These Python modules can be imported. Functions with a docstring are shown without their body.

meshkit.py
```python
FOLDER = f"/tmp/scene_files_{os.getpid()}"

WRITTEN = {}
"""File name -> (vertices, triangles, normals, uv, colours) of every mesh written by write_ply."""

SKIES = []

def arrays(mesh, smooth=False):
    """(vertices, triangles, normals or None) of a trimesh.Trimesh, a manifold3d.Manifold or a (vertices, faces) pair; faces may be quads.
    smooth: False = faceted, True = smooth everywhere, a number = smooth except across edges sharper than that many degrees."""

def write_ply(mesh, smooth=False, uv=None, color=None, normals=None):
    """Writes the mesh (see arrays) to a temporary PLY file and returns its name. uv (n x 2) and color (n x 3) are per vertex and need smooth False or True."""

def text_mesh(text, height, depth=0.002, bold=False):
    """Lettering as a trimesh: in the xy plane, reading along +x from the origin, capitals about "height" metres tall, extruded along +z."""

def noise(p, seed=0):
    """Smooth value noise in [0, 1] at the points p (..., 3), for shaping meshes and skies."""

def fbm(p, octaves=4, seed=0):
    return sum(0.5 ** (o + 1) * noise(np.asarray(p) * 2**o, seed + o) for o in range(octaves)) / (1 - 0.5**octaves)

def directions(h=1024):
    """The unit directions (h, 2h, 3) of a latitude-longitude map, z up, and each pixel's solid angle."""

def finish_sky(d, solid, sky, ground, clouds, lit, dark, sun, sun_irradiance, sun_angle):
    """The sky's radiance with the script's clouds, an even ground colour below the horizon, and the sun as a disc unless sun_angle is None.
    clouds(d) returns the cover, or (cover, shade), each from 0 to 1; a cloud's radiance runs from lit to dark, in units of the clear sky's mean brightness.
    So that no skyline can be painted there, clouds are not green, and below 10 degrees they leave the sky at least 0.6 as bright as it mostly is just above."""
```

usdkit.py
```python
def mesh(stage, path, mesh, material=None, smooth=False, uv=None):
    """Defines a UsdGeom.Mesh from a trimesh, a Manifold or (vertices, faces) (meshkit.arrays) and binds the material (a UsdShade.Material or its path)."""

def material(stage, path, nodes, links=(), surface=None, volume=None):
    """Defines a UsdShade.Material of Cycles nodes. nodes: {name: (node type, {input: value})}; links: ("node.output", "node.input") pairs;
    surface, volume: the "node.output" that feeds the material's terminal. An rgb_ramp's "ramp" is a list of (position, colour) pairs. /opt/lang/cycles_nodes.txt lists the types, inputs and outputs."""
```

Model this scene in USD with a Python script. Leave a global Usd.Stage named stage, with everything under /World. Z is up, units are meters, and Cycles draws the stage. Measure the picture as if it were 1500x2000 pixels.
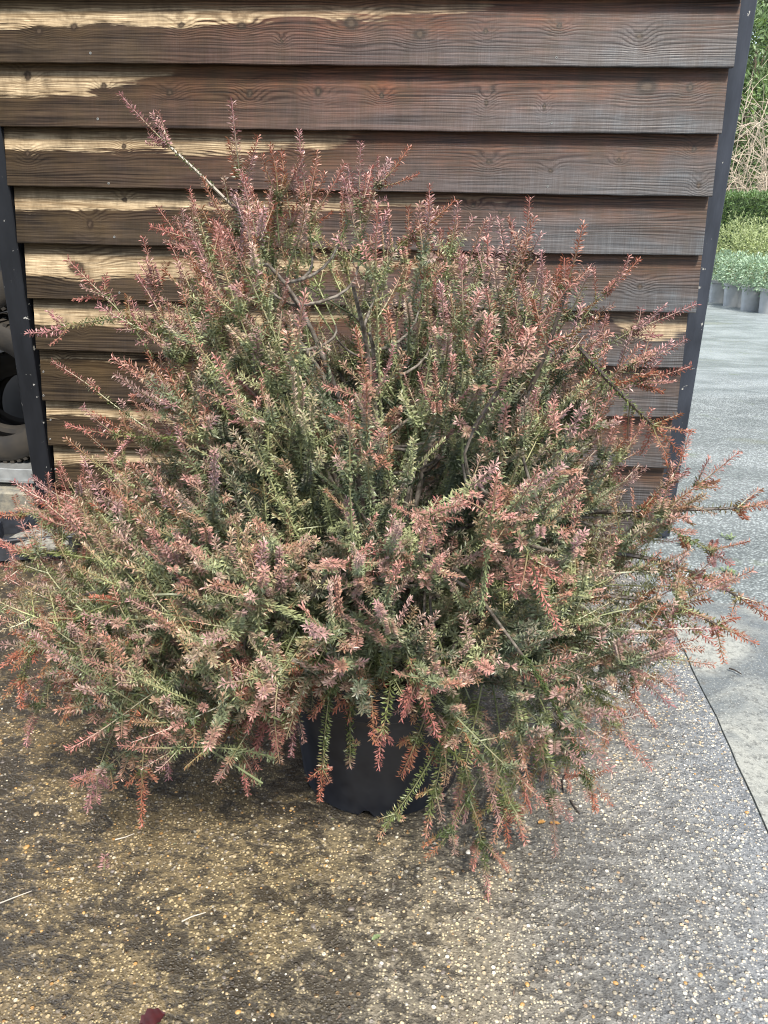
import math, random
import numpy as np, trimesh, usdkit, meshkit
from shapely.geometry import Polygon
from pxr import Usd, UsdGeom, UsdLux, UsdShade, Gf, Sdf, Vt

stage = Usd.Stage.CreateInMemory()
UsdGeom.SetStageUpAxis(stage, UsdGeom.Tokens.z)
UsdGeom.SetStageMetersPerUnit(stage, 1.0)
UsdGeom.Xform.Define(stage, '/World')
UsdGeom.Scope.Define(stage, '/World/Looks')
rng = np.random.default_rng(7)
random.seed(7)

# ------------------------------------------------------------------ camera, sky, sun, exposure
CAM = np.array([0.0, -3.302, 1.36]); PITCH, YAW, ROLL, FPX = 0.3673, -0.0617, 0.019, 1502.0
EXPOSURE = 2.58
SUN_DIR = np.array([0.20, -0.50, 0.84]); SUN_DIR /= np.linalg.norm(SUN_DIR)
SUN_I, SKY_S = 0.40, 0.05

def ray(px, py):
    x, y = px - 750.0, py - 1000.0
    c, s = math.cos(ROLL), math.sin(ROLL); x, y = c*x + s*y, -s*x + c*y
    c, s = math.cos(PITCH), math.sin(PITCH); Y, Z = c*FPX - s*y, -s*FPX - c*y
    c, s = math.cos(YAW), math.sin(YAW)
    return np.array([c*x + s*Y, -s*x + c*Y, Z])
def at(px, py, Y):
    d = ray(px, py); return CAM + d*((Y - CAM[1])/d[1])
def atz(px, py, z=0.0):
    d = ray(px, py); return CAM + d*((z - CAM[2])/d[2])
def project(P):
    d = np.atleast_2d(P) - CAM
    c, s = math.cos(YAW), math.sin(YAW); X, Y = c*d[:, 0] - s*d[:, 1], s*d[:, 0] + c*d[:, 1]
    c, s = math.cos(PITCH), math.sin(PITCH); fw, up = c*Y - s*d[:, 2], s*Y + c*d[:, 2]
    x, y = FPX*X/fw, -FPX*up/fw
    c, s = math.cos(ROLL), math.sin(ROLL)
    return np.stack([750 + c*x - s*y, 1000 + s*x + c*y], 1)

cam = UsdGeom.Camera.Define(stage, '/World/camera')
rt = ray(751, 1000) - ray(750, 1000); up = ray(750, 999) - ray(750, 1000); bk = -ray(750, 1000)/FPX
M = Gf.Matrix4d(*[float(v) for v in (*rt, 0, *up, 0, *bk, 0, *CAM, 1)])
cam.AddTransformOp().Set(M)
cam.CreateFocalLengthAttr(24.0); cam.CreateHorizontalApertureAttr(24.0*1500/FPX); cam.CreateVerticalApertureAttr(24.0*2000/FPX)
cam.CreateClippingRangeAttr(Gf.Vec2f(0.05, 500)); cam.CreateExposureAttr(EXPOSURE)

sky_mat = usdkit.material(stage, '/World/Looks/sky', {
    's': ('sky_texture', {'sky_type': 'single_scattering', 'sun_disc': False, 'sun_elevation': float(math.asin(SUN_DIR[2])),
                          'sun_rotation': float(math.atan2(SUN_DIR[0], SUN_DIR[1]))}),
    'tc': ('texture_coordinate', {}),
    'mp': ('mapping', {'scale': (1.0, 1.0, 2.2)}),
    'nz': ('noise_texture', {'scale': 2.2, 'detail': 5.0, 'roughness': 0.6}),
    'cr': ('map_range', {'from_min': 0.38, 'from_max': 0.60, 'clamp': True}),
    'mx': ('mix_color', {'b': (4.6, 4.9, 5.4)}),
    'b': ('background_shader', {'strength': SKY_S})},
    [('tc.generated', 'mp.vector'), ('mp.vector', 'nz.vector'), ('nz.fac', 'cr.value'), ('cr.result', 'mx.fac'), ('s.color', 'mx.a'), ('mx.result', 'b.color')], surface='b.background')
dome = UsdLux.DomeLight.Define(stage, '/World/sky')
UsdShade.MaterialBindingAPI.Apply(dome.GetPrim()).Bind(sky_mat)
dome.GetPrim().SetCustomDataByKey('kind', 'structure')

sun = UsdLux.DistantLight.Define(stage, '/World/sun')
sun.CreateIntensityAttr(SUN_I); sun.CreateNormalizeAttr(True); sun.CreateAngleAttr(10.0); sun.CreateColorAttr(Gf.Vec3f(1.0, 0.94, 0.85))
z_ = SUN_DIR; x_ = np.cross([0, 0, 1.0], z_); x_ /= np.linalg.norm(x_); y_ = np.cross(z_, x_)
sun.AddTransformOp().Set(Gf.Matrix4d(*[float(v) for v in (*x_, 0, *y_, 0, *z_, 0, 0, 0, 10, 1)]))

# ------------------------------------------------------------------ helpers
class G:
    """A small graph of Cycles nodes; an input given as 'node.output' becomes a link."""
    def __init__(self): self.nodes, self.links, self.k = {}, [], 0
    def n(self, kind, **kw):
        self.k += 1; name = f'n{self.k}'; vals = {}
        for k, v in kw.items():
            if isinstance(v, str) and '.' in v: self.links.append((v, f'{name}.{k}'))
            else: vals[k] = v
        self.nodes[name] = (kind, vals); return name
    def math(self, op, a, b=0.0, c=0.0, clamp=False): return self.n('math', math_type=op, value1=a, value2=b, value3=c, use_clamp=clamp) + '.value'
    def mix(self, f, a, b, blend='mix'): return self.n('mix_color', blend_type=blend, fac=f, a=a, b=b) + '.result'
    def rng(self, v, a, b, c=0.0, d=1.0, kind='linear'): return self.n('map_range', range_type=kind, value=v, from_min=a, from_max=b, to_min=c, to_max=d, clamp=True) + '.result'
    def noise(self, vec, scale, detail=3.0, rough=0.55, dist=0.0): return self.n('noise_texture', vector=vec, scale=scale, detail=detail, roughness=rough, distortion=dist) + '.fac'
    def scl(self, vec, s, loc=(0, 0, 0)): return self.n('mapping', vector=vec, scale=s, location=loc) + '.vector'
    def make(self, name, surf): return usdkit.material(stage, '/World/Looks/' + name, self.nodes, self.links, surface=surf)

used = {}
def path_for(name, parent):
    base = (str(parent.GetPath()) if parent is not None else '/World') + '/'
    k = used.get(base + name, 0); used[base + name] = k + 1
    return base + (name if k == 0 else f'{name}_{k:03d}')
def tag(prim, label=None, cat=None, group=None, kind=None):
    for k, v in (('label', label), ('category', cat), ('group', group), ('kind', kind)):
        if v: prim.SetCustomDataByKey(k, v)
    return prim
def thing(name, label, cat, loc=(0, 0, 0), rotz=0, group=None):
    x = UsdGeom.Xform.Define(stage, path_for(name, None))
    x.AddTranslateOp().Set(Gf.Vec3d(*map(float, loc)))
    if rotz: x.AddRotateZOp().Set(float(rotz))
    return tag(x.GetPrim(), label, cat, group)
def obj(name, mesh, mat, parent=None, smooth=False, pv=None, **kw):
    m = usdkit.mesh(stage, path_for(name, parent), mesh, mat, smooth)
    if pv:
        api = UsdGeom.PrimvarsAPI(m)
        for k, v in pv.items():
            v = np.asarray(v, np.float32)
            if v.ndim == 1: api.CreatePrimvar(k, Sdf.ValueTypeNames.FloatArray, 'vertex').Set(Vt.FloatArray.FromNumpy(v))
            else: api.CreatePrimvar(k, Sdf.ValueTypeNames.Color3fArray, 'vertex').Set(Vt.Vec3fArray.FromNumpy(v))
    return tag(m.GetPrim(), **kw)
def copy_of(root, label, loc, rotz=0, group=None):
    r = thing(root.GetName().rstrip('0123456789').rstrip('_'), label, root.GetCustomDataByKey('category'), loc, rotz, group)
    r.GetReferences().AddInternalReference(root.GetPath()); r.SetInstanceable(True)
    return r
def cat(ms): return trimesh.util.concatenate(ms)
def box(x0, x1, y0, y1, z0, z1, bev=0.0):
    b = trimesh.creation.box((x1-x0, y1-y0, z1-z0))
    if bev:
        pts = []
        for s in np.array(np.meshgrid([-1, 1], [-1, 1], [-1, 1])).T.reshape(-1, 3):
            h = np.array([x1-x0, y1-y0, z1-z0])/2
            for a in range(3):
                p = s*(h - bev); p[a] = s[a]*h[a]; pts.append(p)
        b = trimesh.convex.convex_hull(np.array(pts))
    b.apply_translation(((x0+x1)/2, (y0+y1)/2, (z0+z1)/2)); return b
def lathe(profile, n=48):
    p = np.array(profile, float); a = np.linspace(0, 2*np.pi, n, endpoint=False)
    v = np.stack([p[:, None, 0]*np.cos(a), p[:, None, 0]*np.sin(a), np.repeat(p[:, 1:2], n, 1)], -1).reshape(-1, 3)
    f = []
    for i in range(len(p)-1):
        for j in range(n):
            k = (j+1) % n; f += [(i*n+j, i*n+k, (i+1)*n+k), (i*n+j, (i+1)*n+k, (i+1)*n+j)]
    return trimesh.Trimesh(v, f, process=False)
def frames(P):
    T = np.gradient(P, axis=0); T /= np.linalg.norm(T, axis=1, keepdims=True) + 1e-9
    A = np.array([0, 0, 1.0]) if abs(T[0, 2]) < 0.9 else np.array([1.0, 0, 0])
    U = np.empty_like(T); u = np.cross(A, T[0]); u /= np.linalg.norm(u)
    for i in range(len(T)):
        u = u - T[i]*(u @ T[i]); u /= np.linalg.norm(u) + 1e-9; U[i] = u
    return T, U, np.cross(T, U)
def tube(P, r0, r1, n=5):
    P = np.asarray(P, float); T, U, V = frames(P); k = len(P); r = np.linspace(r0, r1, k)
    a = np.linspace(0, 2*np.pi, n, endpoint=False)
    v = (P[:, None] + r[:, None, None]*(np.cos(a)[None, :, None]*U[:, None] + np.sin(a)[None, :, None]*V[:, None])).reshape(-1, 3)
    f = []
    for i in range(k-1):
        for j in range(n):
            q = (j+1) % n; f += [(i*n+j, i*n+q, (i+1)*n+q), (i*n+j, (i+1)*n+q, (i+1)*n+j)]
    for j in range(1, n-1): f += [((k-1)*n, (k-1)*n+j, (k-1)*n+j+1), (0, j+1, j)]
    return v, np.array(f)
def bez(a, b, c, k=8):
    t = np.linspace(0, 1, k)[:, None]; return (1-t)**2*a + 2*t*(1-t)*b + t*t*c

# ------------------------------------------------------------------ materials
def plain(name, col, rough=0.5, var=0.25, scale=30.0, metallic=0.0, bump=0.0, spec=0.5, col2=None):
    g = G(); p = g.n('geometry') + '.position'
    n = g.noise(p, scale, 4.0); c2 = col2 or tuple(c*(1-var) for c in col)
    c = g.mix(g.rng(n, 0.35, 0.65), col, c2)
    kw = {}
    if bump: kw['normal'] = g.n('bump', height=g.noise(p, scale*4, 3.0), strength=bump, distance=0.003) + '.normal'
    b = g.n('principled_bsdf', base_color=c, roughness=g.rng(n, 0.3, 0.7, rough*0.85, min(1, rough*1.15)), metallic=metallic, specular_ior_level=spec, **kw)
    return g.make(name, b + '.BSDF')

def leaf_material(name, under=0.5, transl=0.10, rough=0.42):
    g = G(); t = g.n('attribute', attribute='tint') + '.color'; geo = g.n('geometry')
    hs = g.mix(g.rng(g.noise(geo + '.position', 60.0, 2.0), 0.35, 0.65, 0.0, 0.35), t, g.mix(1.0, t, (0.62, 0.6, 0.55), 'multiply'))
    pale = g.mix(0.45, t, (0.24, 0.25, 0.20))
    c = g.mix(g.math('multiply', geo + '.backfacing', under), hs, pale)
    b = g.n('principled_bsdf', base_color=c, roughness=rough, specular_ior_level=0.5)
    tr = g.n('translucent_bsdf', color=g.mix(1.0, c, (1.0, 0.95, 0.6), 'multiply'))
    return g.make(name, g.n('mix_closure', fac=transl, closure1=b + '.BSDF', closure2=tr + '.BSDF') + '.closure')
M_leaf = leaf_material('needle_leaf', rough=.42)
M_bgleaf = leaf_material('broad_leaf', 0.3, 0.3, 0.5)

def bark(name, a, b):
    g = G(); p = g.n('geometry') + '.position'
    n = g.noise(g.scl(p, (90, 90, 90)), 1.0, 4.0)
    c = g.mix(g.rng(n, 0.4, 0.62), a, b)
    return g.make(name, g.n('principled_bsdf', base_color=c, roughness=0.75, normal=g.n('bump', height=n, strength=0.6, distance=0.002) + '.normal') + '.BSDF')
M_bark = bark('grey_bark', (0.055, 0.042, 0.030), (0.16, 0.14, 0.115))
M_paletwig = bark('pale_twig', (0.40, 0.32, 0.24), (0.55, 0.46, 0.36))
M_trunk = bark('tree_trunk', (0.10, 0.075, 0.05), (0.18, 0.14, 0.10))

def board_material(idx, knots, seed):
    g = G(); geo = g.n('geometry'); pos = geo + '.position'
    sx = g.n('separate_xyz', vector=pos); x, z = sx + '.x', sx + '.z'
    ba = g.n('separate_xyz', vector=g.n('attribute', attribute='bd') + '.vector')   # height in the board, pale edge, grey
    v, pe, gr = ba + '.x', ba + '.y', ba + '.z'
    rd = g.n('attribute', attribute='red') + '.fac'
    xs = g.math('add', x, seed*7.31)
    v2 = g.n('combine_xyz', x=g.math('multiply', xs, 1.0), y=seed*3.7, z=g.math('multiply', z, 9.0)) + '.vector'
    low = g.noise(v2, 1.0, 2.0, 0.5)
    H = g.math('multiply_add', g.math('subtract', low, 0.5), 0.11, z)
    kd = None
    kn_ = g.n('separate_color', color=g.n('noise_texture', vector=pos, scale=70.0, detail=3.0, roughness=0.6) + '.color')
    kx_ = g.math('multiply_add', g.math('subtract', kn_ + '.r', 0.5), 0.020, x); kz_ = g.math('multiply_add', g.math('subtract', kn_ + '.g', 0.5), 0.012, z)
    for (kx, kz, kr, el) in knots:
        dx = g.math('multiply', g.math('subtract', kx_, kx), 1.0/(kr*el)); dz = g.math('multiply', g.math('subtract', kz_, kz), 1.0/kr)
        d2 = g.math('multiply_add', dx, dx, g.math('multiply', dz, dz))
        H = g.math('multiply_add', g.math('exponent', g.math('multiply', d2, -0.07)), 0.020 + kr*0.6, H)
        e = g.math('exponent', g.math('multiply', d2, -1.0)); kd = e if kd is None else g.math('maximum', kd, e)
    ring = g.math('sine', g.math('multiply', g.math('multiply_add', g.noise(g.n('combine_xyz', x=g.math('multiply', xs, 3.0), y=seed, z=g.math('multiply', z, 60.0)) + '.vector', 1.0, 2.0), 0.006, H), 2*math.pi/0.0115))
    ring = g.math('multiply_add', ring, 0.5, 0.5)
    ringm = g.rng(g.noise(g.n('combine_xyz', x=g.math('multiply', xs, 1.6), y=seed+9.0, z=g.math('multiply', z, 14.0)) + '.vector', 1.0, 2.0), 0.38, 0.62, 0.15, 1.0)
    ring = g.math('multiply', g.math('power', ring, 1.6), ringm)
    fine = g.noise(g.n('combine_xyz', x=g.math('multiply', xs, 7.0), y=seed, z=g.math('multiply', z, 420.0)) + '.vector', 1.0, 3.0, 0.65)
    saw = g.noise(g.n('combine_xyz', x=g.math('multiply', xs, 260.0), y=seed, z=g.math('multiply', z, 7.0)) + '.vector', 1.0, 3.0, 0.6)
    blot = g.noise(g.n('combine_xyz', x=g.math('multiply', xs, 4.5), y=seed+4.0, z=g.math('multiply', z, 10.0)) + '.vector', 1.0, 4.0, 0.6)
    blot2 = g.noise(g.n('combine_xyz', x=g.math('multiply', xs, 13.0), y=seed+14.0, z=g.math('multiply', z, 6.0)) + '.vector', 1.0, 4.0, 0.65)
    # worn stain: olive brown, redder in places, weathered silver grey with sky sheen painted in towards the right
    fl = g.noise(g.n('combine_xyz', x=g.math('multiply', xs, 2.2), y=seed+2.0, z=g.math('multiply', z, 130.0)) + '.vector', 1.0, 4.0, 0.6)
    c = g.mix(g.rng(g.math('multiply_add', fl, 0.6, g.math('multiply', blot, 0.5)), 0.40, 0.70), (0.012, 0.0078, 0.0036), (0.062, 0.042, 0.0195))
    c = g.mix(g.math('multiply', g.rng(blot2, 0.30, 0.66, 0.30, 1.0), rd), c, g.mix(g.rng(fl, 0.35, 0.65), (0.044, 0.0135, 0.0055), (0.165, 0.057, 0.025)))
    lowpart = g.rng(g.math('multiply_add', g.math('subtract', blot, 0.5), 1.1, v), 0.85, 0.20, 0.10, 1.0)
    gm = g.math('multiply', g.math('multiply', lowpart, gr), g.rng(blot2, 0.2, 0.62, 0.45, 1.0), clamp=True)
    c = g.mix(gm, c, g.mix(g.rng(g.math('multiply_add', saw, 0.32, g.math('multiply', fl, 0.68)), 0.36, 0.64), (0.040, 0.043, 0.046), (0.112, 0.120, 0.126)))
    c = g.mix(g.math('multiply', ring, 0.88), c, g.mix(1.0, c, (0.30, 0.24, 0.21), 'multiply'))
    e1 = g.noise(g.n('combine_xyz', x=g.math('multiply', xs, 5.0), y=seed, z=g.math('multiply', z, 60.0)) + '.vector', 1.0, 5.0, 0.6)
    t = g.math('subtract', g.math('multiply_add', g.math('subtract', e1, 0.5), 0.46, g.math('multiply_add', ring, -0.05, v)), pe)
    patchy = g.rng(g.math('multiply_add', blot2, 0.6, g.math('multiply', fl, 0.4)), 0.34, 0.56, 0.25, 1.0)
    pale = g.math('multiply', g.math('multiply', g.rng(t, 0.0, 0.06), patchy), g.rng(g.math('multiply_add', g.math('subtract', fl, 0.5), 0.3, v), 0.93, 0.70, 0.08, 1.0))  # streak dims towards the board top: shade below the overlap, in colour
    pc = g.mix(g.rng(g.math('multiply_add', fine, 0.5, g.math('multiply', fl, 0.5)), 0.36, 0.62), (0.64, 0.51, 0.33), (0.27, 0.19, 0.105))
    pc = g.mix(g.math('multiply', ring, 0.75), pc, (0.10, 0.062, 0.030))
    c = g.mix(g.math('multiply', pale, 0.96), c, pc)
    c = g.mix(g.rng(fine, 0.40, 0.68, 0.0, 0.8), c, g.mix(1.0, c, (0.40, 0.37, 0.35), 'multiply'))
    c = g.mix(g.math('multiply', g.rng(saw, 0.55, 0.75, 0.0, 0.30), gr), c, g.mix(1.0, c, (1.45, 1.45, 1.45), 'multiply'))
    if kd:
        c = g.mix(g.rng(kd, 0.10, 0.50, 0.0, 0.9), c, (0.020, 0.013, 0.008)); c = g.mix(g.rng(kd, 0.70, 0.92, 0.0, 0.55), c, (0.075, 0.052, 0.034))
    h = g.math('multiply_add', fine, 0.6, g.math('multiply_add', ring, -0.35, g.math('multiply', saw, 0.25)))
    nm = g.n('bump', height=h, strength=0.55, distance=0.0025) + '.normal'
    ro = g.math('multiply_add', gm, -0.12, g.rng(fine, 0.3, 0.7, 0.48, 0.62))
    return g.make(f'board_wood_{idx:02d}', g.n('principled_bsdf', base_color=c, roughness=ro, specular_ior_level=g.math('multiply_add', gr, 0.24, 0.06), normal=nm) + '.BSDF')

def black_paint(name, base, chips):
    g = G(); p = g.n('geometry') + '.position'
    n = g.noise(p, 26.0, 6.0, 0.62); n2 = g.noise(g.scl(p, (14, 14, 4)), 1.0, 3.0)
    c = g.mix(g.rng(n2, 0.35, 0.7), base, tuple(v*1.7 for v in base))
    c = g.mix(g.rng(n, chips, chips+0.02, 0, 0.8), c, (0.34, 0.33, 0.30))
    return g.make(name, g.n('principled_bsdf', base_color=c, roughness=g.rng(n2, 0.3, 0.7, 0.34, 0.5), specular_ior_level=0.2, normal=g.n('bump', height=g.noise(g.scl(p, (150, 150, 12)), 1.0, 3.0), strength=0.35, distance=0.002) + '.normal') + '.BSDF')
M_post = black_paint('black_post_paint', (0.006, 0.0065, 0.008), 0.655)
M_postr = black_paint('sky_sheen_post_paint', (0.020, 0.023, 0.030), 0.665)  # same black paint, sky sheen put into the colour as blue grey

def concrete_slab():
    g = G(); p = g.n('geometry') + '.position'
    big = g.noise(p, 2.3, 4.0, 0.6, 0.6); mid = g.noise(p, 9.0, 4.0, 0.65); sm = g.noise(p, 85.0, 4.0, 0.7)
    vo = g.n('voronoi_texture', vector=p, scale=78.0, randomness=1.0); vs = g.n('voronoi_texture', vector=p, scale=165.0)
    hue = g.n('separate_color', color=vo + '.color')
    stone = g.n('rgb_ramp', fac=hue + '.r', interpolate=False, ramp=[(0.0, (0.30, 0.23, 0.13)), (0.22, (0.42, 0.34, 0.20)), (0.42, (0.22, 0.19, 0.15)), (0.58, (0.38, 0.22, 0.075)), (0.66, (0.55, 0.50, 0.40)), (0.76, (0.26, 0.21, 0.14)), (0.9, (0.16, 0.135, 0.11))]) + '.color'
    px = g.n('separate_xyz', vector=p)
    dry = g.rng(g.math('multiply_add', g.math('subtract', big, 0.5), 0.9, g.math('multiply_add', px + '.y', -0.10, px + '.x')), -0.05, 1.35)  # drier concrete to the right, with bluish sky sheen put into the colour
    paste = g.mix(g.rng(sm, 0.3, 0.7), (0.045, 0.036, 0.021), (0.205, 0.160, 0.088))
    paste = g.mix(dry, paste, g.mix(g.rng(sm, 0.3, 0.7), (0.046, 0.054, 0.064), (0.24, 0.268, 0.295)))
    stone = g.mix(g.math('multiply', dry, 0.6), stone, g.mix(1.0, stone, (0.40, 0.41, 0.40), 'add'))
    inst = g.math('multiply', g.rng(vo + '.distance', 0.42, 0.26), g.rng(hue + '.g', 0.42, 0.5))
    c = g.mix(inst, paste, stone)
    hs = g.n('separate_color', color=vs + '.color')
    c = g.mix(g.math('multiply', g.rng(vs + '.distance', 0.45, 0.3), g.rng(hs + '.r', 0.60, 0.65)), c, g.mix(dry, (0.42, 0.335, 0.18), (0.46, 0.46, 0.43)))
    stk = g.noise(g.scl(p, (20.0, 30.0, 1.0)), 1.0, 6.0, 0.75, 0.5)
    d0 = g.math('multiply_add', big, 0.70, g.math('multiply_add', mid, 0.45, g.math('multiply', stk, 0.95)))
    dirt = g.math('multiply', g.rng(d0, 1.03, 1.13), g.rng(dry, 0.1, 0.8, 1.0, 0.30))
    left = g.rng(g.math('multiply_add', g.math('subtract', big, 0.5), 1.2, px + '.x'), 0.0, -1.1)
    c = g.mix(g.math('multiply', left, 0.75), c, g.mix(1.0, c, (0.52, 0.45, 0.36), 'multiply'))  # darker to the left: wet concrete plus the shrub's shade painted in
    c = g.mix(g.math('multiply', dirt, 0.88), c, (0.022, 0.018, 0.013))
    wet = g.rng(g.noise(g.scl(p, (1.0, 1.0, 1.0), (3.3, 1.2, 0)), 3.1, 5.0, 0.62), 0.40, 0.62)
    h = g.math('multiply_add', inst, 0.8, g.math('multiply_add', sm, 0.9, g.math('multiply', g.rng(vs + '.distance', 0.5, 0.1), 0.45)))
    h = g.math('multiply_add', dirt, -0.6, h)
    nm = g.n('bump', height=h, strength=0.9, distance=0.0050) + '.normal'
    film = g.rng(g.math('multiply_add', dirt, 0.25, g.math('multiply_add', dry, 0.25, wet)), 0.15, 0.9, 0.3, 1.0)
    b = g.n('principled_bsdf', base_color=c, roughness=g.rng(wet, 0.0, 1.0, 0.6, 0.36), specular_ior_level=0.4, normal=nm,
            coat_weight=film, coat_roughness=0.13, coat_ior=1.42, coat_normal=g.n('bump', height=h, strength=0.40, distance=0.003) + '.normal')
    return g.make('exposed_aggregate_concrete', b + '.BSDF')
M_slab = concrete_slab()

def yard_mat():
    g = G(); p = g.n('geometry') + '.position'; s = g.n('separate_xyz', vector=p)
    sm = g.noise(p, 55.0, 4.0, 0.75); vo = g.n('voronoi_texture', vector=p, scale=75.0)
    hue = g.n('separate_color', color=vo + '.color')
    grav = g.mix(hue + '.r', (0.15, 0.17, 0.17), (0.34, 0.375, 0.375))
    grav = g.mix(g.rng(vo + '.distance', 0.35, 0.65, 0.0, 0.75), grav, (0.10, 0.11, 0.11))
    smooth = g.mix(g.rng(g.noise(p, 3.0, 4.0), 0.3, 0.7), (0.19, 0.215, 0.22), (0.27, 0.30, 0.305))
    k = g.rng(g.math('multiply_add', g.math('subtract', g.noise(p, 0.8, 4.0, 0.6), 0.5), 3.0, s + '.y'), 3.2, 4.2)
    c = g.mix(g.math('multiply', k, 0.85), grav, smooth)
    c = g.mix(g.rng(g.noise(g.scl(p, (0.5, 1.4, 1)), 1.2, 4.0), 0.60, 0.70, 0.0, 0.5), c, (0.15, 0.16, 0.10))
    c = g.mix(g.rng(g.noise(g.scl(p, (0.7, 1.6, 1)), 1.6, 6.0, 0.65, 0.5), 0.40, 0.60, 0.0, 0.7), c, g.mix(1.0, c, (0.45, 0.47, 0.46), 'multiply'))
    c = g.mix(g.rng(g.noise(p, 2.2, 5.0, 0.7), 0.62, 0.70, 0.0, 0.4), c, (0.10, 0.13, 0.045))
    h = g.math('multiply', g.math('add', g.rng(vo + '.distance', 0.6, 0.1), sm), g.rng(k, 0, 1, 1.0, 0.25))
    return g.make('yard_gravel', g.n('principled_bsdf', base_color=c, roughness=g.rng(k, 0, 1, 0.6, 0.35), normal=g.n('bump', height=h, strength=0.7, distance=0.008) + '.normal') + '.BSDF')
M_yard = yard_mat()

def path_mat():
    g = G(); p = g.n('geometry') + '.position'
    a = g.noise(p, 4.0, 5.0, 0.6, 0.5); b = g.noise(p, 70.0, 4.0, 0.7)
    c = g.mix(g.rng(a, 0.4, 0.6), (0.10, 0.11, 0.11), (0.235, 0.24, 0.215))
    c = g.mix(g.rng(b, 0.48, 0.66, 0, 0.8), c, (0.065, 0.066, 0.060))
    c = g.mix(g.rng(g.noise(p, 160.0, 2.0), 0.58, 0.68, 0, 0.5), c, (0.40, 0.40, 0.36))
    c = g.mix(g.rng(g.noise(g.scl(p, (12, 30, 1)), 1.0, 4.0), 0.62, 0.72, 0, 0.6), c, (0.10, 0.095, 0.08))
    return g.make('pale_concrete', g.n('principled_bsdf', base_color=c, roughness=g.rng(a, 0.3, 0.7, 0.25, 0.55), normal=g.n('bump', height=b, strength=0.5, distance=0.003) + '.normal') + '.BSDF')
M_path = path_mat()
M_joint = plain('joint_dirt', (0.035, 0.032, 0.028), 0.8)
M_pot = plain('black_pot_plastic', (0.006, 0.0075, 0.012), 0.45, 0.3, 18.0, bump=0.10, spec=0.30, col2=(0.016, 0.018, 0.023))
M_greypot = plain('grey_pot_plastic', (0.30, 0.31, 0.31), 0.5, 0.15, 9.0)
M_soil = plain('dark_compost', (0.030, 0.022, 0.016), 0.95, 0.4, 60.0, bump=0.8)
M_steel = plain('galvanised_steel', (0.42, 0.43, 0.42), 0.42, 0.35, 14.0, metallic=0.7)
M_screw = plain('screw_steel', (0.25, 0.24, 0.22), 0.4, 0.3, 200.0, metallic=0.7)
M_rubber = plain('tyre_rubber', (0.018, 0.0165, 0.015), 0.75, 0.4, 9.0, bump=0.3, spec=0.2, col2=(0.034, 0.029, 0.023))
M_block = plain('rough_concrete_block', (0.20, 0.18, 0.135), 0.85, 0.35, 35.0, bump=0.7, col2=(0.10, 0.098, 0.085))
M_backwall = plain('grey_sheet', (0.022, 0.023, 0.025), 0.6, 0.3, 5.0)
M_roof = plain('roof_sheet', (0.03, 0.03, 0.03), 0.8, spec=.1)
M_tray = plain('black_tray_plastic', (0.030, 0.033, 0.040), 0.38, 0.4, 40.0)
M_cloth = plain('grey_fibre', (0.22, 0.21, 0.18), 0.9, 0.5, 70.0, bump=0.9)
M_twig = plain('fallen_twig_bark', (0.035, 0.026, 0.020), 0.7)
M_paletwig2 = plain('bleached_twig', (0.40, 0.36, 0.30), 0.6)
M_yleaf = plain('ochre_leaf', (0.28, 0.15, 0.045), 0.5, 0.35, 90.0)
M_rleaf = plain('dark_red_leaf', (0.045, 0.010, 0.011), 0.35, 0.35, 90.0)
M_weed = plain('weed_green', (0.15, 0.20, 0.085), 0.5, 0.3, 40.0)

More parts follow.
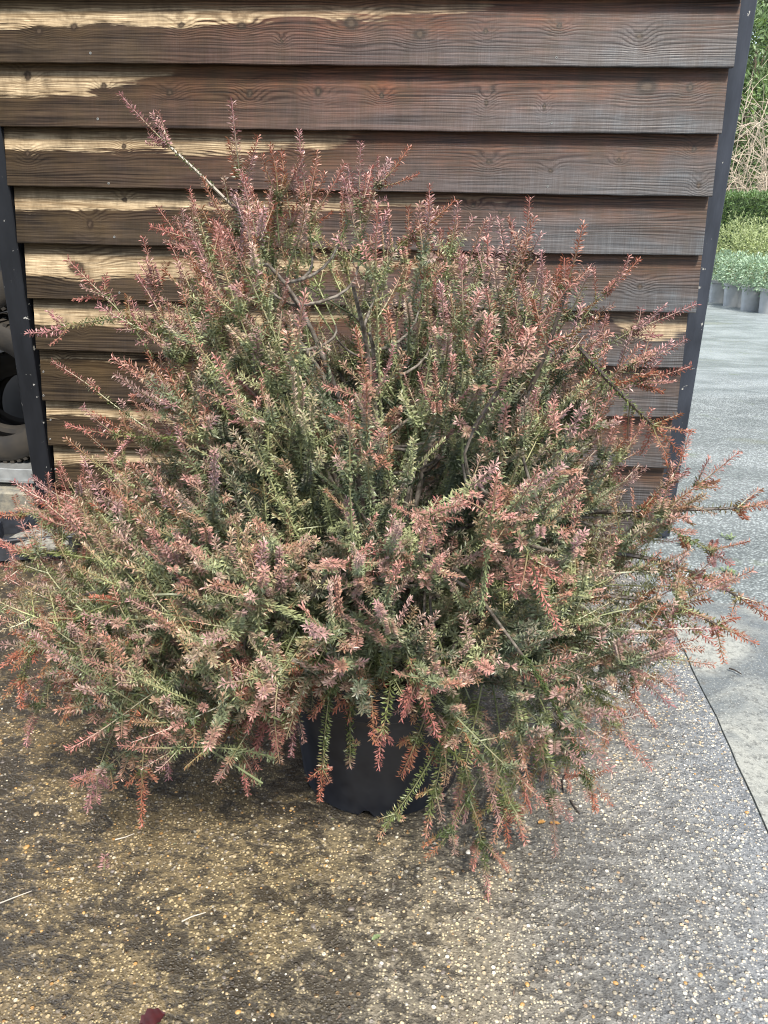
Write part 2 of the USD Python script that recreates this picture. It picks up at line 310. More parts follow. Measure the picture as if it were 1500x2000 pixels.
# ------------------------------------------------------------------ ground
W2 = 220.0
ground = obj('ground', trimesh.Trimesh([(-W2, -W2, -0.012), (W2, -W2, -0.012), (W2, W2, -0.012), (-W2, W2, -0.012)], [(0, 1, 2), (0, 2, 3)]), M_yard, kind='structure')
J = [np.array([0.905, -0.45, 0]), np.array([0.885, -0.86, 0]), np.array([0.862, -1.46, 0]), np.array([0.835, -1.82, 0]), np.array([0.80, -2.4, 0]), np.array([0.70, -4.0, 0]), np.array([0.55, -6.5, 0])]
jx = np.array([p[:2] for p in J])
jx = jx[np.argsort(-jx[:, 1])]
yy = np.linspace(jx[0, 1], jx[-1, 1], 90); xx = np.interp(-yy, -jx[:, 1], jx[:, 0]) + 0.012*(meshkit.fbm(np.stack([yy*9, 0*yy, 0*yy], 1)) - 0.5)
edge = np.stack([xx, yy], 1)
poly = Polygon([(-9, -6.5), (-9, 1.2), (1.10, 1.2), (1.10, 0.25), (0.905, 0.1)] + edge.tolist())
slab = trimesh.creation.extrude_polygon(poly, 0.05, engine='earcut'); slab.apply_translation((0, 0, -0.05))
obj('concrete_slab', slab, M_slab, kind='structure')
pe = [(x + 0.009, y) for x, y in edge if y < -0.5]
pp = Polygon(pe + [(2.3, -6.5), (1.75, -1.6), (1.50, -0.80), (1.27, -0.62)])
pm = trimesh.creation.extrude_polygon(pp.buffer(0), 0.04, engine='earcut'); pm.apply_translation((0, 0, -0.046))
obj('concrete_path', pm, M_path, kind='structure')

# ------------------------------------------------------------------ shed
LP = [(0, 122), (0, 247), (10, 363), (35, 475), (55, 583), (75, 683), (80, 782), (95, 870), (110, 952)]
RP = [(1440, 132), (1415, 262), (1397, 384), (1380, 500), (1365, 612), (1335, 719.5), (1325, 817), (1310, 914.5), (1300, 1004)]
XL = [-1.762, -1.770, -1.772, -1.766, -1.757, -1.750, -1.756, -1.758, -1.752]
XR = [1.052, 1.046, 1.048, 1.046, 1.056, 1.036, 1.044, 1.040, 1.036]
ZL = [at(*p, 0.0)[2] for p in LP]; ZR = [at(*p, 0.0)[2] for p in RP]
XL = [-1.765, -1.765] + XL; XR = [1.05, 1.052] + XR
XL, XR, ZL, ZR = XL + [-1.750], XR + [1.036], ZL + [0.016], ZR + [0.012]
ZL = [ZL[0] + 0.446, ZL[0] + 0.224] + ZL; ZR = [ZR[0] + 0.440, ZR[0] + 0.220] + ZR
# pale unstained streaks, as (image x, height in the board of its lower edge), board by board from the second
PALE = {2: [(0, .50), (40, .47), (120, .56), (250, .58), (340, .50), (450, .62), (560, .66), (760, .70), (930, .78), (1000, 1.1)],
        1: [(0, .5), (300, .6), (700, .8), (900, 1.2)],
        3: [(0, .46), (60, .46), (150, .50), (200, .60), (270, .74), (340, .90), (400, 1.2)],
        4: [(0, .60), (60, .55), (200, .60), (320, .60), (345, .52), (420, .56), (520, .60), (560, .72), (620, .64), (660, .72), (760, 1.2)],
        5: [(0, .58), (60, .54), (230, .56), (330, .60), (420, .62), (600, .62), (760, .68), (850, .80), (1010, .88), (1060, 1.2)],
        6: [(0, .40), (150, .30), (250, .42), (360, .38), (430, .5), (600, .6), (800, .62), (1000, .70), (1080, 1.2)],
        7: [(0, .46), (120, .44), (250, .48), (420, .52), (600, .6), (800, .9), (1180, 1.1), (1215, .55), (1290, .45), (1340, .62)],
        8: [(0, .82), (90, .78), (160, .80), (230, .74), (300, .95), (500, .9), (900, 1.1)],
        9: [(0, .54), (100, .54), (160, .60), (230, .55), (340, .50), (500, .6), (900, 1.1)],
        11: [(0, .5), (300, .6), (900, 1.1)], 10: [(0, .45), (90, .46), (150, .5), (210, .60), (400, .5), (900, 1.1)]}
KNOT = {2: [(75, 60, .012, 1.0), (142, 52, .010, 1.1), (352, 48, .008, 1.3), (470, 49, .009, 1.6), (685, 44, .017, 1.2), (820, 66, .013, 1.3), (550, 80, .005, 1.0), (948, 60, .007, 1.1), (1250, 70, .010, 1.0), (1093, 49, .007, 1.2)],
        3: [(50, 146, .013, .8), (200, 168, .010, .8), (330, 180, .010, 1.0), (486, 182, .011, .9), (620, 178, .013, .9), (745, 186, .008, 1.0), (950, 200, .010, .6), (1063, 208, .009, .5), (1265, 168, .020, 1.5), (1350, 170, .012, .9)],
        4: [(52, 300, .010, .9), (240, 285, .008, .8), (587, 320, .009, .9), (955, 316, .008, 1.2), (1075, 333, .006, 1.3), (1358, 290, .009, .8), (1364, 362, .010, .6), (1210, 312, .005, 1.2)],
        5: [(175, 438, .015, .7), (240, 390, .008, .9), (425, 420, .010, 1.2), (978, 415, .007, 1.0), (925, 402, .006, 1.2)],
        6: [(148, 523, .019, 1.35), (460, 545, .013, 1.0), (840, 545, .012, 1.0), (1250, 560, .008, 1.2)],
        7: [(160, 640, .006, .7), (1235, 665, .012, .6)],
        8: [(120, 713, .010, .6), (320, 720, .010, .8)],
        9: [(420, 800, .010, 1.0)], 10: [(300, 900, .008, 1.0)]}
REDX = [-1.8, -1.2, -0.9, -0.5, 0.1, 0.5, 0.9, 1.1]
REDV = {2: [.05, .15, .5, .85, .9, .75, .65, .6], 3: [.1, .25, .45, .8, .95, .8, .7, .6], 4: [.05, .2, .5, .65, .75, .7, .6, .6]}
GRX = [-1.8, -1.0, -0.5, 0.0, 0.5, 1.1]
shed = thing('wooden_shed', 'shed wall of overlapping brown weatherboards behind the potted shrub', 'shed')
NB = len(ZL); ncol, tilt = 48, 0.043
for i in range(NB):
    upper = 0.256
    u = np.linspace(0, 1, ncol+1); xs = XL[i] + u*(XR[i]-XL[i])
    zb = ZL[i] + u*(ZR[i]-ZL[i]) + 0.0035*(meshkit.fbm(np.stack([xs*3+i*9, 0*xs, 0*xs], 1), 3) - 0.5) + 0.002*(meshkit.noise(np.stack([xs*25+i*5, 0*xs, 0*xs], 1)) - 0.5)
    bow = (0.014 if i == NB-1 else 0) + 0.004*(meshkit.noise(np.stack([xs*1.4+i*4, 0*xs, 0*xs], 1), 3) - 0.5)
    # rows: back bottom, front bottom (two, rounded), front up to the top, back top
    rows = [(0.026, 0.0005, 0), (0.0022, 0.0, 0), (0.0, 0.0028, 0.012)] + [(tilt*t, upper*t, t*upper/0.222) for t in (0.12, 0.3, 0.5, 0.7, 0.87, 1.0)] + [(tilt+0.008, upper, 1.15)]
    V, A = [], []
    for (dy, dz, vv) in rows:
        V.append(np.stack([xs, dy + bow, zb + dz], 1)); A.append(np.full(ncol+1, vv))
    V = np.concatenate(V); A = np.concatenate(A); k = ncol+1; F = []
    R_ = len(rows)
    for r in range(R_):
        q = (r+1) % R_
        for c in range(ncol):
            F += [(r*k+c, r*k+c+1, q*k+c+1), (r*k+c, q*k+c+1, q*k+c)]
    for side in (0, ncol):
        ids = [r*k+side for r in range(R_)]
        for r in range(1, R_-1): F.append((ids[0], ids[r], ids[r+1]) if side == 0 else (ids[0], ids[r+1], ids[r]))
    pal = PALE.get(i, [(0, 1.3)])
    pxs = project(np.stack([xs, 0*xs, zb + 0.12], 1))[:, 0]
    pe_ = np.interp(pxs, [p[0] for p in pal], [p[1] for p in pal])
    grey = np.interp(xs, GRX, [0.10, 0.22, 0.42, 0.62, 0.85, 1.0]) * (1.0 if i < 8 else 0.9)
    red = np.interp(xs, REDX, REDV.get(i, [.02, .12, .3, .55, .65, .6, .5, .45]))
    bd = np.stack([A, np.tile(pe_, R_), np.tile(grey, R_)], 1)
    kn = []
    for (kx, ky, kr, el) in KNOT.get(i, []):
        p = at(kx, ky, 0.012); kn.append((p[0], p[2], kr*1.3, el))
    b = obj('board', trimesh.Trimesh(V, F, process=False), board_material(i, kn, i*1.37 + 0.5), shed, pv={'bd': bd, 'red': np.tile(red, R_)})
    def screw(px, py):
        p = at(px, py, 0.0); t = (p[2] - np.interp(p[0], xs, zb))/upper
        hd = lathe([(0.0, -0.0008), (0.0012, -0.0006), (0.0016, 0.0012), (0.0042, 0.0014), (0.0050, 0.0004), (0.0052, -0.004)], 14)
        hd.apply_transform(trimesh.transformations.rotation_matrix(math.pi/2, (1, 0, 0)))
        hd.apply_translation((p[0], tilt*t - 0.0004 + np.interp(p[0], xs, bow), p[2]))
        obj('screw', hd, M_screw, b, smooth=35)
    for (bi, px, py) in [(2, 175, 103), (3, 190, 232), (4, 212, 358), (5, 222, 463), (6, 232, 572), (2, 1087, 112), (3, 1078, 240), (4, 1070, 364), (5, 1060, 485), (6, 1050, 596),
                         (7, 72, 655), (8, 80, 728), (8, 84, 773), (9, 95, 822), (9, 97, 858), (10, 105, 918), (1, 165, -15), (1, 1095, -15)]:
        if bi == i: screw(px, py)
obj('corner_post', box(1.012, 1.116, 0.054, 0.15, 0.0, 2.75, 0.004), M_postr, shed, label='weathered black post at the right corner, blue grey sky sheen in its colour')
pl = box(-1.862, -1.772, 0.010, 0.11, 0.0, 2.75, 0.004); obj('corner_post', pl, M_post, shed, label='black painted post beside the tyres')
obj('side_wall', box(1.03, 1.085, 0.155, 4.6, 0.02, 2.75), M_postr, shed)
obj('partition_wall', box(-1.70, -1.65, 0.115, 4.6, 0.02, 2.75), M_backwall, shed)
obj('inner_lining', box(-1.64, 1.00, 0.072, 0.095, 0.02, 2.70), M_roof, shed)
obj('back_wall', box(-4.6, 1.085, 4.61, 4.66, 0.0, 2.75), M_roof, shed)
obj('bay_back_wall', box(-4.6, -1.705, 0.95, 0.99, 0.0, 2.75), M_backwall, shed)
obj('roof', cat([box(-4.7, 1.13, -0.03, 4.75, 2.76, 2.80)]), M_roof, shed)

# left bay: concrete block, steel rail, two tyres, tray
blk = box(-4.0, -1.868, -0.02, 0.42, -0.005, 0.115, 0.008).subdivide().subdivide()
obj('concrete_kerb', blk, M_block, label='rough concrete kerb under the steel rail at far left', cat='kerb') if False else tag(obj('concrete_kerb', blk, M_block), 'rough concrete kerb under the steel rail at far left', 'kerb')
rail = cat([box(-4.0, -1.866, 0.06, 0.075, 0.150, 0.205, 0.002), box(-4.0, -1.866, 0.077, 0.36, 0.198, 0.205), box(-4.0, -1.866, 0.050, 0.059, 0.140, 0.152)])
t = thing('steel_rail', 'galvanised steel rack rail on the concrete kerb below the tyres', 'rail')
obj('beam', rail, M_steel, t)
for xq in (-1.95, -3.0, -3.9): obj('foot', box(xq-0.02, xq+0.02, 0.08, 0.30, 0.1155, 0.1975), M_steel, t)
def tyre_mesh(R, w, hole):
    prof = [(hole, -w*.34), (hole+.012, -w*.44), (R*.78, -w*.52), (R*.90, -w*.50), (R*.965, -w*.44), (R*.995, -w*.36), (R, 0), (R*.995, w*.36), (R*.965, w*.44), (R*.90, w*.5), (R*.78, w*.52), (hole+.012, w*.44), (hole, w*.34),
            (hole+.02, w*.30), (R*.80, w*.40), (R*.93, w*.30), (R*.95, 0), (R*.93, -w*.30), (R*.80, -w*.40), (hole+.02, -w*.30), (hole, -w*.34)]
    return lathe(prof, 72)
def tyre(label, loc, R, w, hole, lean):
    t = thing('tyre', label, 'tyre', loc)
    rot = trimesh.transformations.rotation_matrix(math.pi/2 + lean, (1, 0, 0))
    m = tyre_mesh(R, w, hole); m.apply_transform(rot); obj('casing', m, M_rubber, t, smooth=50)
    rib = cat([lathe([(R*f-.004, -w*.515-.0), (R*f, -w*.53), (R*f+.004, -w*.515)], 72) for f in (.72, .80, .87)]); rib.apply_transform(rot); obj('sidewall_ring', rib, M_rubber, t, smooth=50)
    bl = []
    for k in range(60):
        a = 2*math.pi*k/60
        for s in (-1, 1):
            b = trimesh.creation.box((0.014, R*0.055, w*.36)); b.apply_translation((R*.999, 0, s*w*.24))
            b.apply_transform(trimesh.transformations.rotation_matrix(a + (0.05 if s > 0 else 0), (0, 0, 1))); bl.append(b)
    tr = cat(bl); tr.apply_transform(rot); obj('tread', tr, M_rubber, t)
tyre('black tyre standing on the steel rail left of the shed post', (-2.08, 0.225, 0.205 + 0.345), 0.34, 0.20, 0.215, 0.0)
tyre('second tyre behind the front one on the steel rail', (-2.13, 0.45, 0.205 + 0.335), 0.33, 0.20, 0.21, 0.0)
tyre('third tyre deepest in the row on the steel rail', (-2.17, 0.67, 0.335), 0.33, 0.20, 0.21, 0.0)
tyre('upper tyre resting on top of the one on the steel rail', (-2.13, 0.26, 0.205 + 0.345*2 + 0.34), 0.335, 0.20, 0.21, 0.04)

def seed_tray():
    p = atz(70, 1090); t = thing('plastic_tray', 'black plastic nursery tray on the ground by the left post', 'tray', (p[0]-0.10, p[1]+0.09, 0.0), 16)
    L_, D_, H_ = 0.46, 0.30, 0.10
    obj('base', box(-L_/2+.02, L_/2-.02, -D_/2+.02, D_/2-.02, 0.004, 0.012), M_tray, t)
    for nm, b in (('side', box(-L_/2, L_/2, -D_/2, -D_/2+.008, .012, H_)), ('side', box(-L_/2, L_/2, D_/2-.008, D_/2, .012, H_)), ('side', box(-L_/2, -L_/2+.008, -D_/2+.009, D_/2-.009, .012, H_)), ('side', box(L_/2-.008, L_/2, -D_/2+.009, D_/2-.009, .012, H_))):
        obj(nm, b, M_tray, t)
    obj('rim', cat([box(-L_/2-.015, L_/2+.015, -D_/2-.015, -D_/2+.008, H_+.001, H_+.009, .002), box(-L_/2-.015, L_/2+.015, D_/2-.008, D_/2+.015, H_+.001, H_+.009, .002),
                    box(-L_/2-.015, -L_/2+.008, -D_/2+.009, D_/2-.009, H_+.001, H_+.009, .002), box(L_/2-.008, L_/2+.015, -D_/2+.009, D_/2-.009, H_+.001, H_+.009, .002)]), M_tray, t)
    for k in range(1, 4): obj('divider', box(-L_/2+.01+k*.11, -L_/2+.014+k*.11, -D_/2+.01, D_/2-.01, .013, H_*.8), M_tray, t)
    s = trimesh.creation.icosphere(3, 0.10); s.apply_scale((1.2, .9, .38)); v = s.vertices
    s.vertices = v*(0.8 + 0.5*meshkit.fbm(v*22, 3))[:, None]; s.apply_translation((p[0]+0.03, p[1]+0.02, 0.075))
    tag(obj('fibre_clump', s, M_cloth), 'grey clump of dry fibre lying in the black tray', 'fibre')
seed_tray()

# ------------------------------------------------------------------ leaves on axes
def leaves_on(P, s0, s1, dens, len0, len1, ang0, ang1, wid, flat, rr):
    """Leaves along a polyline: (base, direction, normal, length, width, s) arrays."""
    seg = np.linalg.norm(np.diff(P, axis=0), axis=1); cum = np.concatenate([[0], np.cumsum(seg)]); Ltot = cum[-1]
    n = max(4, int((s1-s0)*Ltot*dens)); s = s0 + (s1-s0)*((np.arange(n)+0.5)/n)
    T, U, V = frames(P); q = s*Ltot
    def ip(A): return np.stack([np.interp(q, cum, A[:, k]) for k in range(3)], 1)
    B, t, u, v = ip(P), ip(T), ip(U), ip(V)
    phi = np.arange(n)*2.399963 + rr.uniform(0, 6.28) + rr.normal(0, .25, n)
    ca, sa = np.cos(phi), np.sin(phi)
    if flat > 0:
        # flattened sprays: leaves turn towards two ranks either side
        side = np.sign(ca + 1e-6); ca = ca*(1-flat) + side*flat; sa = sa*(1-flat*.75); m = np.hypot(ca, sa); ca, sa = ca/m, sa/m
    R = ca[:, None]*u + sa[:, None]*v
    w = (s-s0)/max(1e-6, s1-s0)
    a = np.radians(ang0 + (ang1-ang0)*w + rr.normal(0, 9, n))
    D = np.cos(a)[:, None]*t + np.sin(a)[:, None]*R
    N = np.sin(a)[:, None]*t - np.cos(a)[:, None]*R
    tw = rr.normal(0, .45, n)[:, None]; W = np.cross(D, N); N = np.cos(tw)*N + np.sin(tw)*W
    Ln = (len0 + (len1-len0)*w)*rr.uniform(.78, 1.18, n)
    return B + R*0.0012, D, N, Ln, np.full(n, wid)*np.sqrt(Ln/0.018), s
def leaf_mesh(B, D, N, Ln, Wd, bend):
    W = np.cross(D, N); n = len(B); L = Ln[:, None]; w = Wd[:, None]
    p0 = B
    pl = B + D*L*.56 + W*w*.5 + N*L*.02; pr = B + D*L*.56 - W*w*.5 + N*L*.02
    pc = B + D*L*.58 - N*w*.14 + N*L*.01
    pt = B + D*L - N*L*bend[:, None]
    v = np.stack([p0, pl, pr, pc, pt], 1).reshape(-1, 3)
    o = (np.arange(n)*5)[:, None, None]
    f = (o + np.array([[0, 2, 3], [0, 3, 1], [1, 3, 4], [3, 2, 4]])[None]).reshape(-1, 3)
    return v, f

class Leafy:
    """Collects the stems and leaves of one leafy branch, with a tint for every vertex."""
    def __init__(self): self.v, self.f, self.c, self.n = [], [], [], 0
    def add(self, v, f, c):
        self.v.append(v); self.f.append(f + self.n); self.c.append(np.broadcast_to(c, v.shape)); self.n += len(v)
    def done(self): return np.concatenate(self.v), np.concatenate(self.f), np.concatenate(self.c)

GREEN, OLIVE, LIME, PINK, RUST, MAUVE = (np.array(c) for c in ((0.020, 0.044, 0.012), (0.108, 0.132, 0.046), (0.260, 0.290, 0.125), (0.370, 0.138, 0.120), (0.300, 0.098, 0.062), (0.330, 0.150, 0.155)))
def shoot(ly, P, r0, tipred, green, rr, lens=(.016, .010), ang=(80, 45), dens=620, flat=0.0, redstart=.35, s0=.0, wid=.0042, hue=None):
    """One stem with its leaves; tipred is how red its end is, green the tint of the old leaves."""
    sv, sf = tube(P, r0, r0*.5, 4)
    stemc = np.linspace(0, 1, len(P))[:, None]
    hue = PINK if hue is None else hue
    sc = (green*1.25 + .03)*(1-stemc*tipred) + (hue*.9)*stemc*tipred
    ly.add(sv, sf, np.repeat(sc, 4, 0))
    B, D, N, Ln, Wd, s = leaves_on(P, s0, 1.0, dens, lens[0], lens[1], ang[0], ang[1], wid, flat, rr)
    n = len(B); r = np.clip((s - redstart)/.30, 0, 1); r = r*r*(3-2*r)*tipred
    r = np.clip(r + rr.normal(0, .12, n)*(r > .02), 0, 1)[:, None]
    base = green[None]*rr.uniform(.72, 1.3, n)[:, None]
    tip = hue[None]*rr.uniform(.75, 1.25, n)[:, None]
    mid = np.array([0.14, 0.10, 0.045])
    c = base*(1-r)**1.0 + tip*r + mid*(r*(1-r))*.8
    v, f = leaf_mesh(B, D, N, Ln, Wd, rr.uniform(-.05, .22, n))
    # a bud-like tuft closes the tip
    ly.add(v, f, np.repeat(c, 5, 0))

def perp(d, rr):
    a = rr.normal(size=3); a -= d*(a @ d); return a/np.linalg.norm(a)
def curve(p0, d, L, sag, k=7):
    t = np.linspace(0, 1, k)[:, None]; return p0 + d*L*t + np.asarray(sag)*L*t*t
def branchlet(P, rr, wood=None, red=1.0, green=OLIVE, nodes=(.45, .75), nlat=(1, 2), nend=(2, 4), latlen=(.05, .095), termlen=(.075, .13), up=0.25, hue=None, bare=0.0, r0=.0022, dens=480, dark=0.0):
    """A leafy branch: last year's green axis along P, a whorl of young shoots at its end and pairs at its nodes."""
    ly = Leafy(); L = np.linalg.norm(np.diff(P, axis=0), axis=1).sum(); T, U, V = frames(P)
    def one(): return (hue if hue is not None else [PINK, MAUVE, PINK, MAUVE, RUST][rr.integers(5)])*rr.uniform(.8, 1.15)
    flat = rr.choice([0, .5, .8], p=[.35, .3, .35]); ls = rr.uniform(.82, 1.22)
    shoot(ly, P, r0, red*.25, green, rr, lens=(.0150*ls, .0135*ls), ang=(82, 76), dens=dens*1.3/ls, flat=flat, redstart=.75, s0=bare)
    if wood is not None: ly.add(*tube(P, .0058 if wood[0] < .1 else .0046, .0032, 6), np.asarray(wood))
    def lateral(p, d, ln, rd, gr):
        h = one(); sag = np.array([0, 0, up*rr.uniform(.3, 1.1)]) + rr.normal(0, .10, 3)
        shoot(ly, curve(p, d, ln, sag, 5), .0014, rd, gr, rr, lens=(.0130*ls, .0100*ls), ang=(80, 56), dens=900/ls, flat=rr.choice([0, .5, .75]), redstart=rr.uniform(-.35, .15) if red >= 1 else rr.uniform(.0, .6), hue=h)
    K = len(P)-1
    for s in nodes:
        s = np.clip(s + rr.normal(0, .05), .1, .95); i = int(s*K); p, t = P[i] + (P[min(i+1, K)]-P[i])*(s*K-i), T[i]
        for _ in range(rr.integers(nlat[0], nlat[1]+1)):
            a = math.radians(rr.uniform(38, 62)); d = math.cos(a)*t + math.sin(a)*perp(t, rr); d[2] += up*.35; d /= np.linalg.norm(d)
            lateral(p, d, rr.uniform(*latlen), red*rr.uniform(.55, 1.0), green)
    p, t = P[-1], T[-1]; ph = rr.uniform(0, 6.28); m = rr.integers(nend[0], nend[1]+1)
    for k in range(m):
        a = math.radians(rr.uniform(35, 66)); q = ph + 6.283*k/max(1, m) + rr.normal(0, .3)
        d = math.cos(a)*t + math.sin(a)*(math.cos(q)*U[-1] + math.sin(q)*V[-1]); d[2] += up*.3; d /= np.linalg.norm(d)
        lateral(p, d, rr.uniform(*latlen)*.85, red*rr.uniform(.8, 1.1), green)
    shoot(ly, curve(p, t, rr.uniform(*termlen), np.array([0, 0, up*.4]) + rr.normal(0, .08, 3), 5), .0016, min(1, red*1.1), green, rr, lens=(.0135*ls, .0100*ls), ang=(80, 54), dens=920/ls, redstart=rr.uniform(-.3, .1) if red >= 1 else rr.uniform(-.05, .5), hue=one())
    return ly.done()

# ------------------------------------------------------------------ the shrub and its pot
PC = np.array([-0.10, -1.635, 0.0])
pot = thing('plant_pot', 'large black plastic pot holding the red tipped shrub', 'pot', PC)
prof = [(0.0, .006), (.190, .006), (.196, .0), (.202, .006), (.212, .10), (.223, .20), (.232, .275), (.238, .30), (.243, .305), (.247, .36), (.2485, .372), (.257, .376), (.259, .385), (.257, .397), (.250, .400), (.246, .396), (.243, .388), (.236, .30), (.20, .04), (.19, .02), (0, .018)]
pb = lathe(prof[::-1], 96)
v = pb.vertices; an = np.arctan2(v[:, 1], v[:, 0]); rr_ = np.hypot(v[:, 0], v[:, 1])
notch = (np.abs(((an + math.pi/2 + .10 + math.pi/6) % (math.pi/3)) - math.pi/6) < .055) & (v[:, 2] < .012) & (rr_ > .18)
v[notch, 2] += .016; v[:, :2] *= (1 + 0.006*np.sin(2*an + .6) + .003*np.sin(5*an))[:, None]; pb.vertices = v
obj('body', pb, M_pot, pot, smooth=35)
obj('rim_band', lathe([(.2475, .352), (.2525, .354), (.2525, .3685), (.2475, .3705)], 96), M_pot, pot, smooth=35)
so = trimesh.creation.cylinder(.232, .02, sections=48); so = so.subdivide().subdivide(); so.vertices[:, 2] += (meshkit.fbm(so.vertices*30, 3)-.5)*.03; so.apply_translation((0, 0, .355)); obj('soil', so, M_soil, pot)

shrub = thing('potted_shrub', 'sprawling red tipped evergreen shrub growing from the black pot', 'shrub')
C0 = np.array([-0.09, -1.62, 0.36])
ZS = [0.02, .12, .30, .50, .66, .82, 1.00, 1.16, 1.30, 1.40]
RL = [.40, .60, .88, .95, .84, .62, .51, .44, .36, .27]
RR = [.35, .48, .62, .66, .63, .57, .49, .36, .10, .03]
RF = [.30, .46, .58, .60, .58, .54, .46, .36, .26, .16]
RB = [.30, .40, .55, .58, .56, .50, .44, .36, .26, .16]
def crown_r(z, th):
    """Radius of the crown at height z and bearing th (0 = right, -pi/2 = towards the camera)."""
    c, s = math.cos(th), math.sin(th)
    rx = np.interp(z, ZS, RR if c > 0 else RL); ry = np.interp(z, ZS, RB if s > 0 else RF)
    return 1.0/math.sqrt((c/rx)**2 + (s/ry)**2)
rp = np.random.default_rng(21)
def pot_window(p2): return (560 < p2[0] < 845) and (1365 < p2[1] < 1640)
limbs = []
for k in range(46):
    th = 2.399963*k + .4; e = rp.uniform(-.12, 1.35) if k % 3 else rp.uniform(-.2, .5)
    z1 = .42 + .85*max(-.25, math.sin(e)); r1 = crown_r(min(1.36, max(.15, z1)), th)*rp.uniform(.62, .82)
    a = C0 + np.array([math.cos(th)*.05*rp.uniform(.2, 1), math.sin(th)*.05*rp.uniform(.2, 1), 0])
    c = np.array([C0[0] + r1*math.cos(th), C0[1] + r1*math.sin(th), z1])
    mid = C0 + np.array([(c-C0)[0]*.32, (c-C0)[1]*.32, (z1-.36)*.55 + .16 + .08*rp.uniform()])
    limbs.append(bez(a, mid, c, 12) + np.cumsum(rp.normal(0, .004, (12, 3)), 0))
limbs = [P for P in limbs if P[:, 2].min() > .30 and not (any(pot_window(x) for x in project(P)) and P[-1, 1] < -1.7)]
limb_mesh = [tube(P, .0105 - .0002*(i % 10), .0034, 7) for i, P in enumerate(limbs)]
for v, f in limb_mesh: obj('branch', trimesh.Trimesh(v, f, process=False), M_bark, shrub, smooth=True)
stub = tube(np.array([C0 + [0, 0, -.02], C0 + [.004, .002, .05], C0 + [.0, .004, .13]]), .036, .024, 12)
obj('stem', trimesh.Trimesh(*stub, process=False), M_bark, shrub, smooth=True)
LN = np.concatenate([P[2:] for P in limbs]); LD = np.linalg.norm(LN - C0, axis=1)

items = []      # (mesh, closeness)
links = []
def connect(p, d):
    """Join a leafy branch back to the nearest limb point that lies inside of it."""
    dist = np.linalg.norm(LN - p, axis=1) + 3.0*np.maximum(0, LD - np.linalg.norm(p - C0) + .03)
    j = int(np.argmin(dist)); q = LN[j]
    if p[1] < -1.75 and any(pot_window(x) for x in project(bez(q, p - d*.45*np.linalg.norm(p-q), p, 6))): return
    pq = p - q; lpq = np.linalg.norm(pq)
    if lpq > .42 or pq @ d < .35*lpq or min(p[2], q[2]) < .16 or p[2] < q[2] - .12: return
    links.append(tube(bez(q, p - d*.45*np.linalg.norm(p-q), p, 6), .0040, .0024, 5))
def grow(n, rlo, rhi, redlo, redhi, green, seed, Lr=(.16, .30), zone=None, **kw):
    rr = np.random.default_rng(seed); made = 0; tries = 0
    while made < n and tries < n*90:
        tries += 1
        th = rr.uniform(-math.pi, math.pi); z = rr.uniform(.30 if math.cos(th) < .1 else .10, 1.34)
        if zone and not zone(z, th): continue
        if rhi < .85 and z > 1.10: continue
        R = crown_r(z, th)
        if rr.uniform() > R/.75 + (.12 if z > 1.2 else .25 if th < 0 else -.1): continue
        r = R*rr.uniform(rlo, rhi)
        tip = np.array([C0[0] + r*math.cos(th), C0[1] + r*math.sin(th), z])
        if z < .45 and r < .30: continue
        rad = tip - np.array([C0[0], C0[1], .50]); rad /= np.linalg.norm(rad)
        lift = np.interp(z, [.05, .28, .42, .7, 1.0, 1.4], [-.75, -.35, .05, .42, .62, .7]) + rr.normal(0, .25)
        if tip[0] < -.45 and .4 < z < .8: lift += .45
        d = rad*np.array([1, 1, .7]) + np.array([0, 0, lift]) + rr.normal(0, .30, 3); d /= np.linalg.norm(d)
        L = rr.uniform(*Lr); curl = np.array([0, 0, np.interp(z, [.05, .35, .6, 1.2], [-.35, -.22, .08, .14])]) + rr.normal(0, .07, 3)
        base = tip - d*L - curl*L*.9
        if base[2] < .10: continue
        P = curve(base, d, L, curl, 8)
        if P[:, 2].min() < .03: continue
        q = project(P)
        if tip[1] < -1.6 and rhi > .8 and rr.uniform() < .75*math.exp(-((q[-1, 0]-640)/120)**2 - ((q[-1, 1]-960)/120)**2): continue
        if q[-1, 1] > 1420 and rr.uniform() < .6: continue
        if any(pot_window(x) for x in q) and tip[1] < -1.6: continue
        if np.linalg.norm(P[:, :2] - PC[:2], axis=1).min() < .275 and P[:, 2].min() < .40: continue
        red = rr.uniform(redlo, redhi); red *= np.interp(z, [.1, .5, 1.1], [.80, .85, 1.0])
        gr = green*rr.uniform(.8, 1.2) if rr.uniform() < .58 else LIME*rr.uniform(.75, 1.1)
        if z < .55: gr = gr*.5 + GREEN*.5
        up = np.interp(z, [.05, .3, .6], [-.45, -.1, .35])
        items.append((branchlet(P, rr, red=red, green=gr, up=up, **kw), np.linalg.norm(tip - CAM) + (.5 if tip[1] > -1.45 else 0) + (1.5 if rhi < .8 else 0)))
        connect(base, d); made += 1
grow(240, .76, 1.0, .80, 1.05, OLIVE, 31)
grow(105, .88, 1.04, .75, 1.0, OLIVE, 34, Lr=(.28, .42), nodes=(.35, .6, .82), nlat=(2, 3), termlen=(.09, .14), r0=.0028)
grow(200, .50, .80, .05, .35, OLIVE*.2 + GREEN*.8, 32, latlen=(.06, .12))  # inner sprays, here and next: old green leaf, tint darkened for crown shade
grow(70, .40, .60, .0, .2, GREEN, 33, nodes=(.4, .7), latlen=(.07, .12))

grow(50, .62, .98, .6, 1.0, LIME*.75, 36, zone=lambda z, th: math.cos(th) < -.35 and .30 < z < .72 and th < .6)
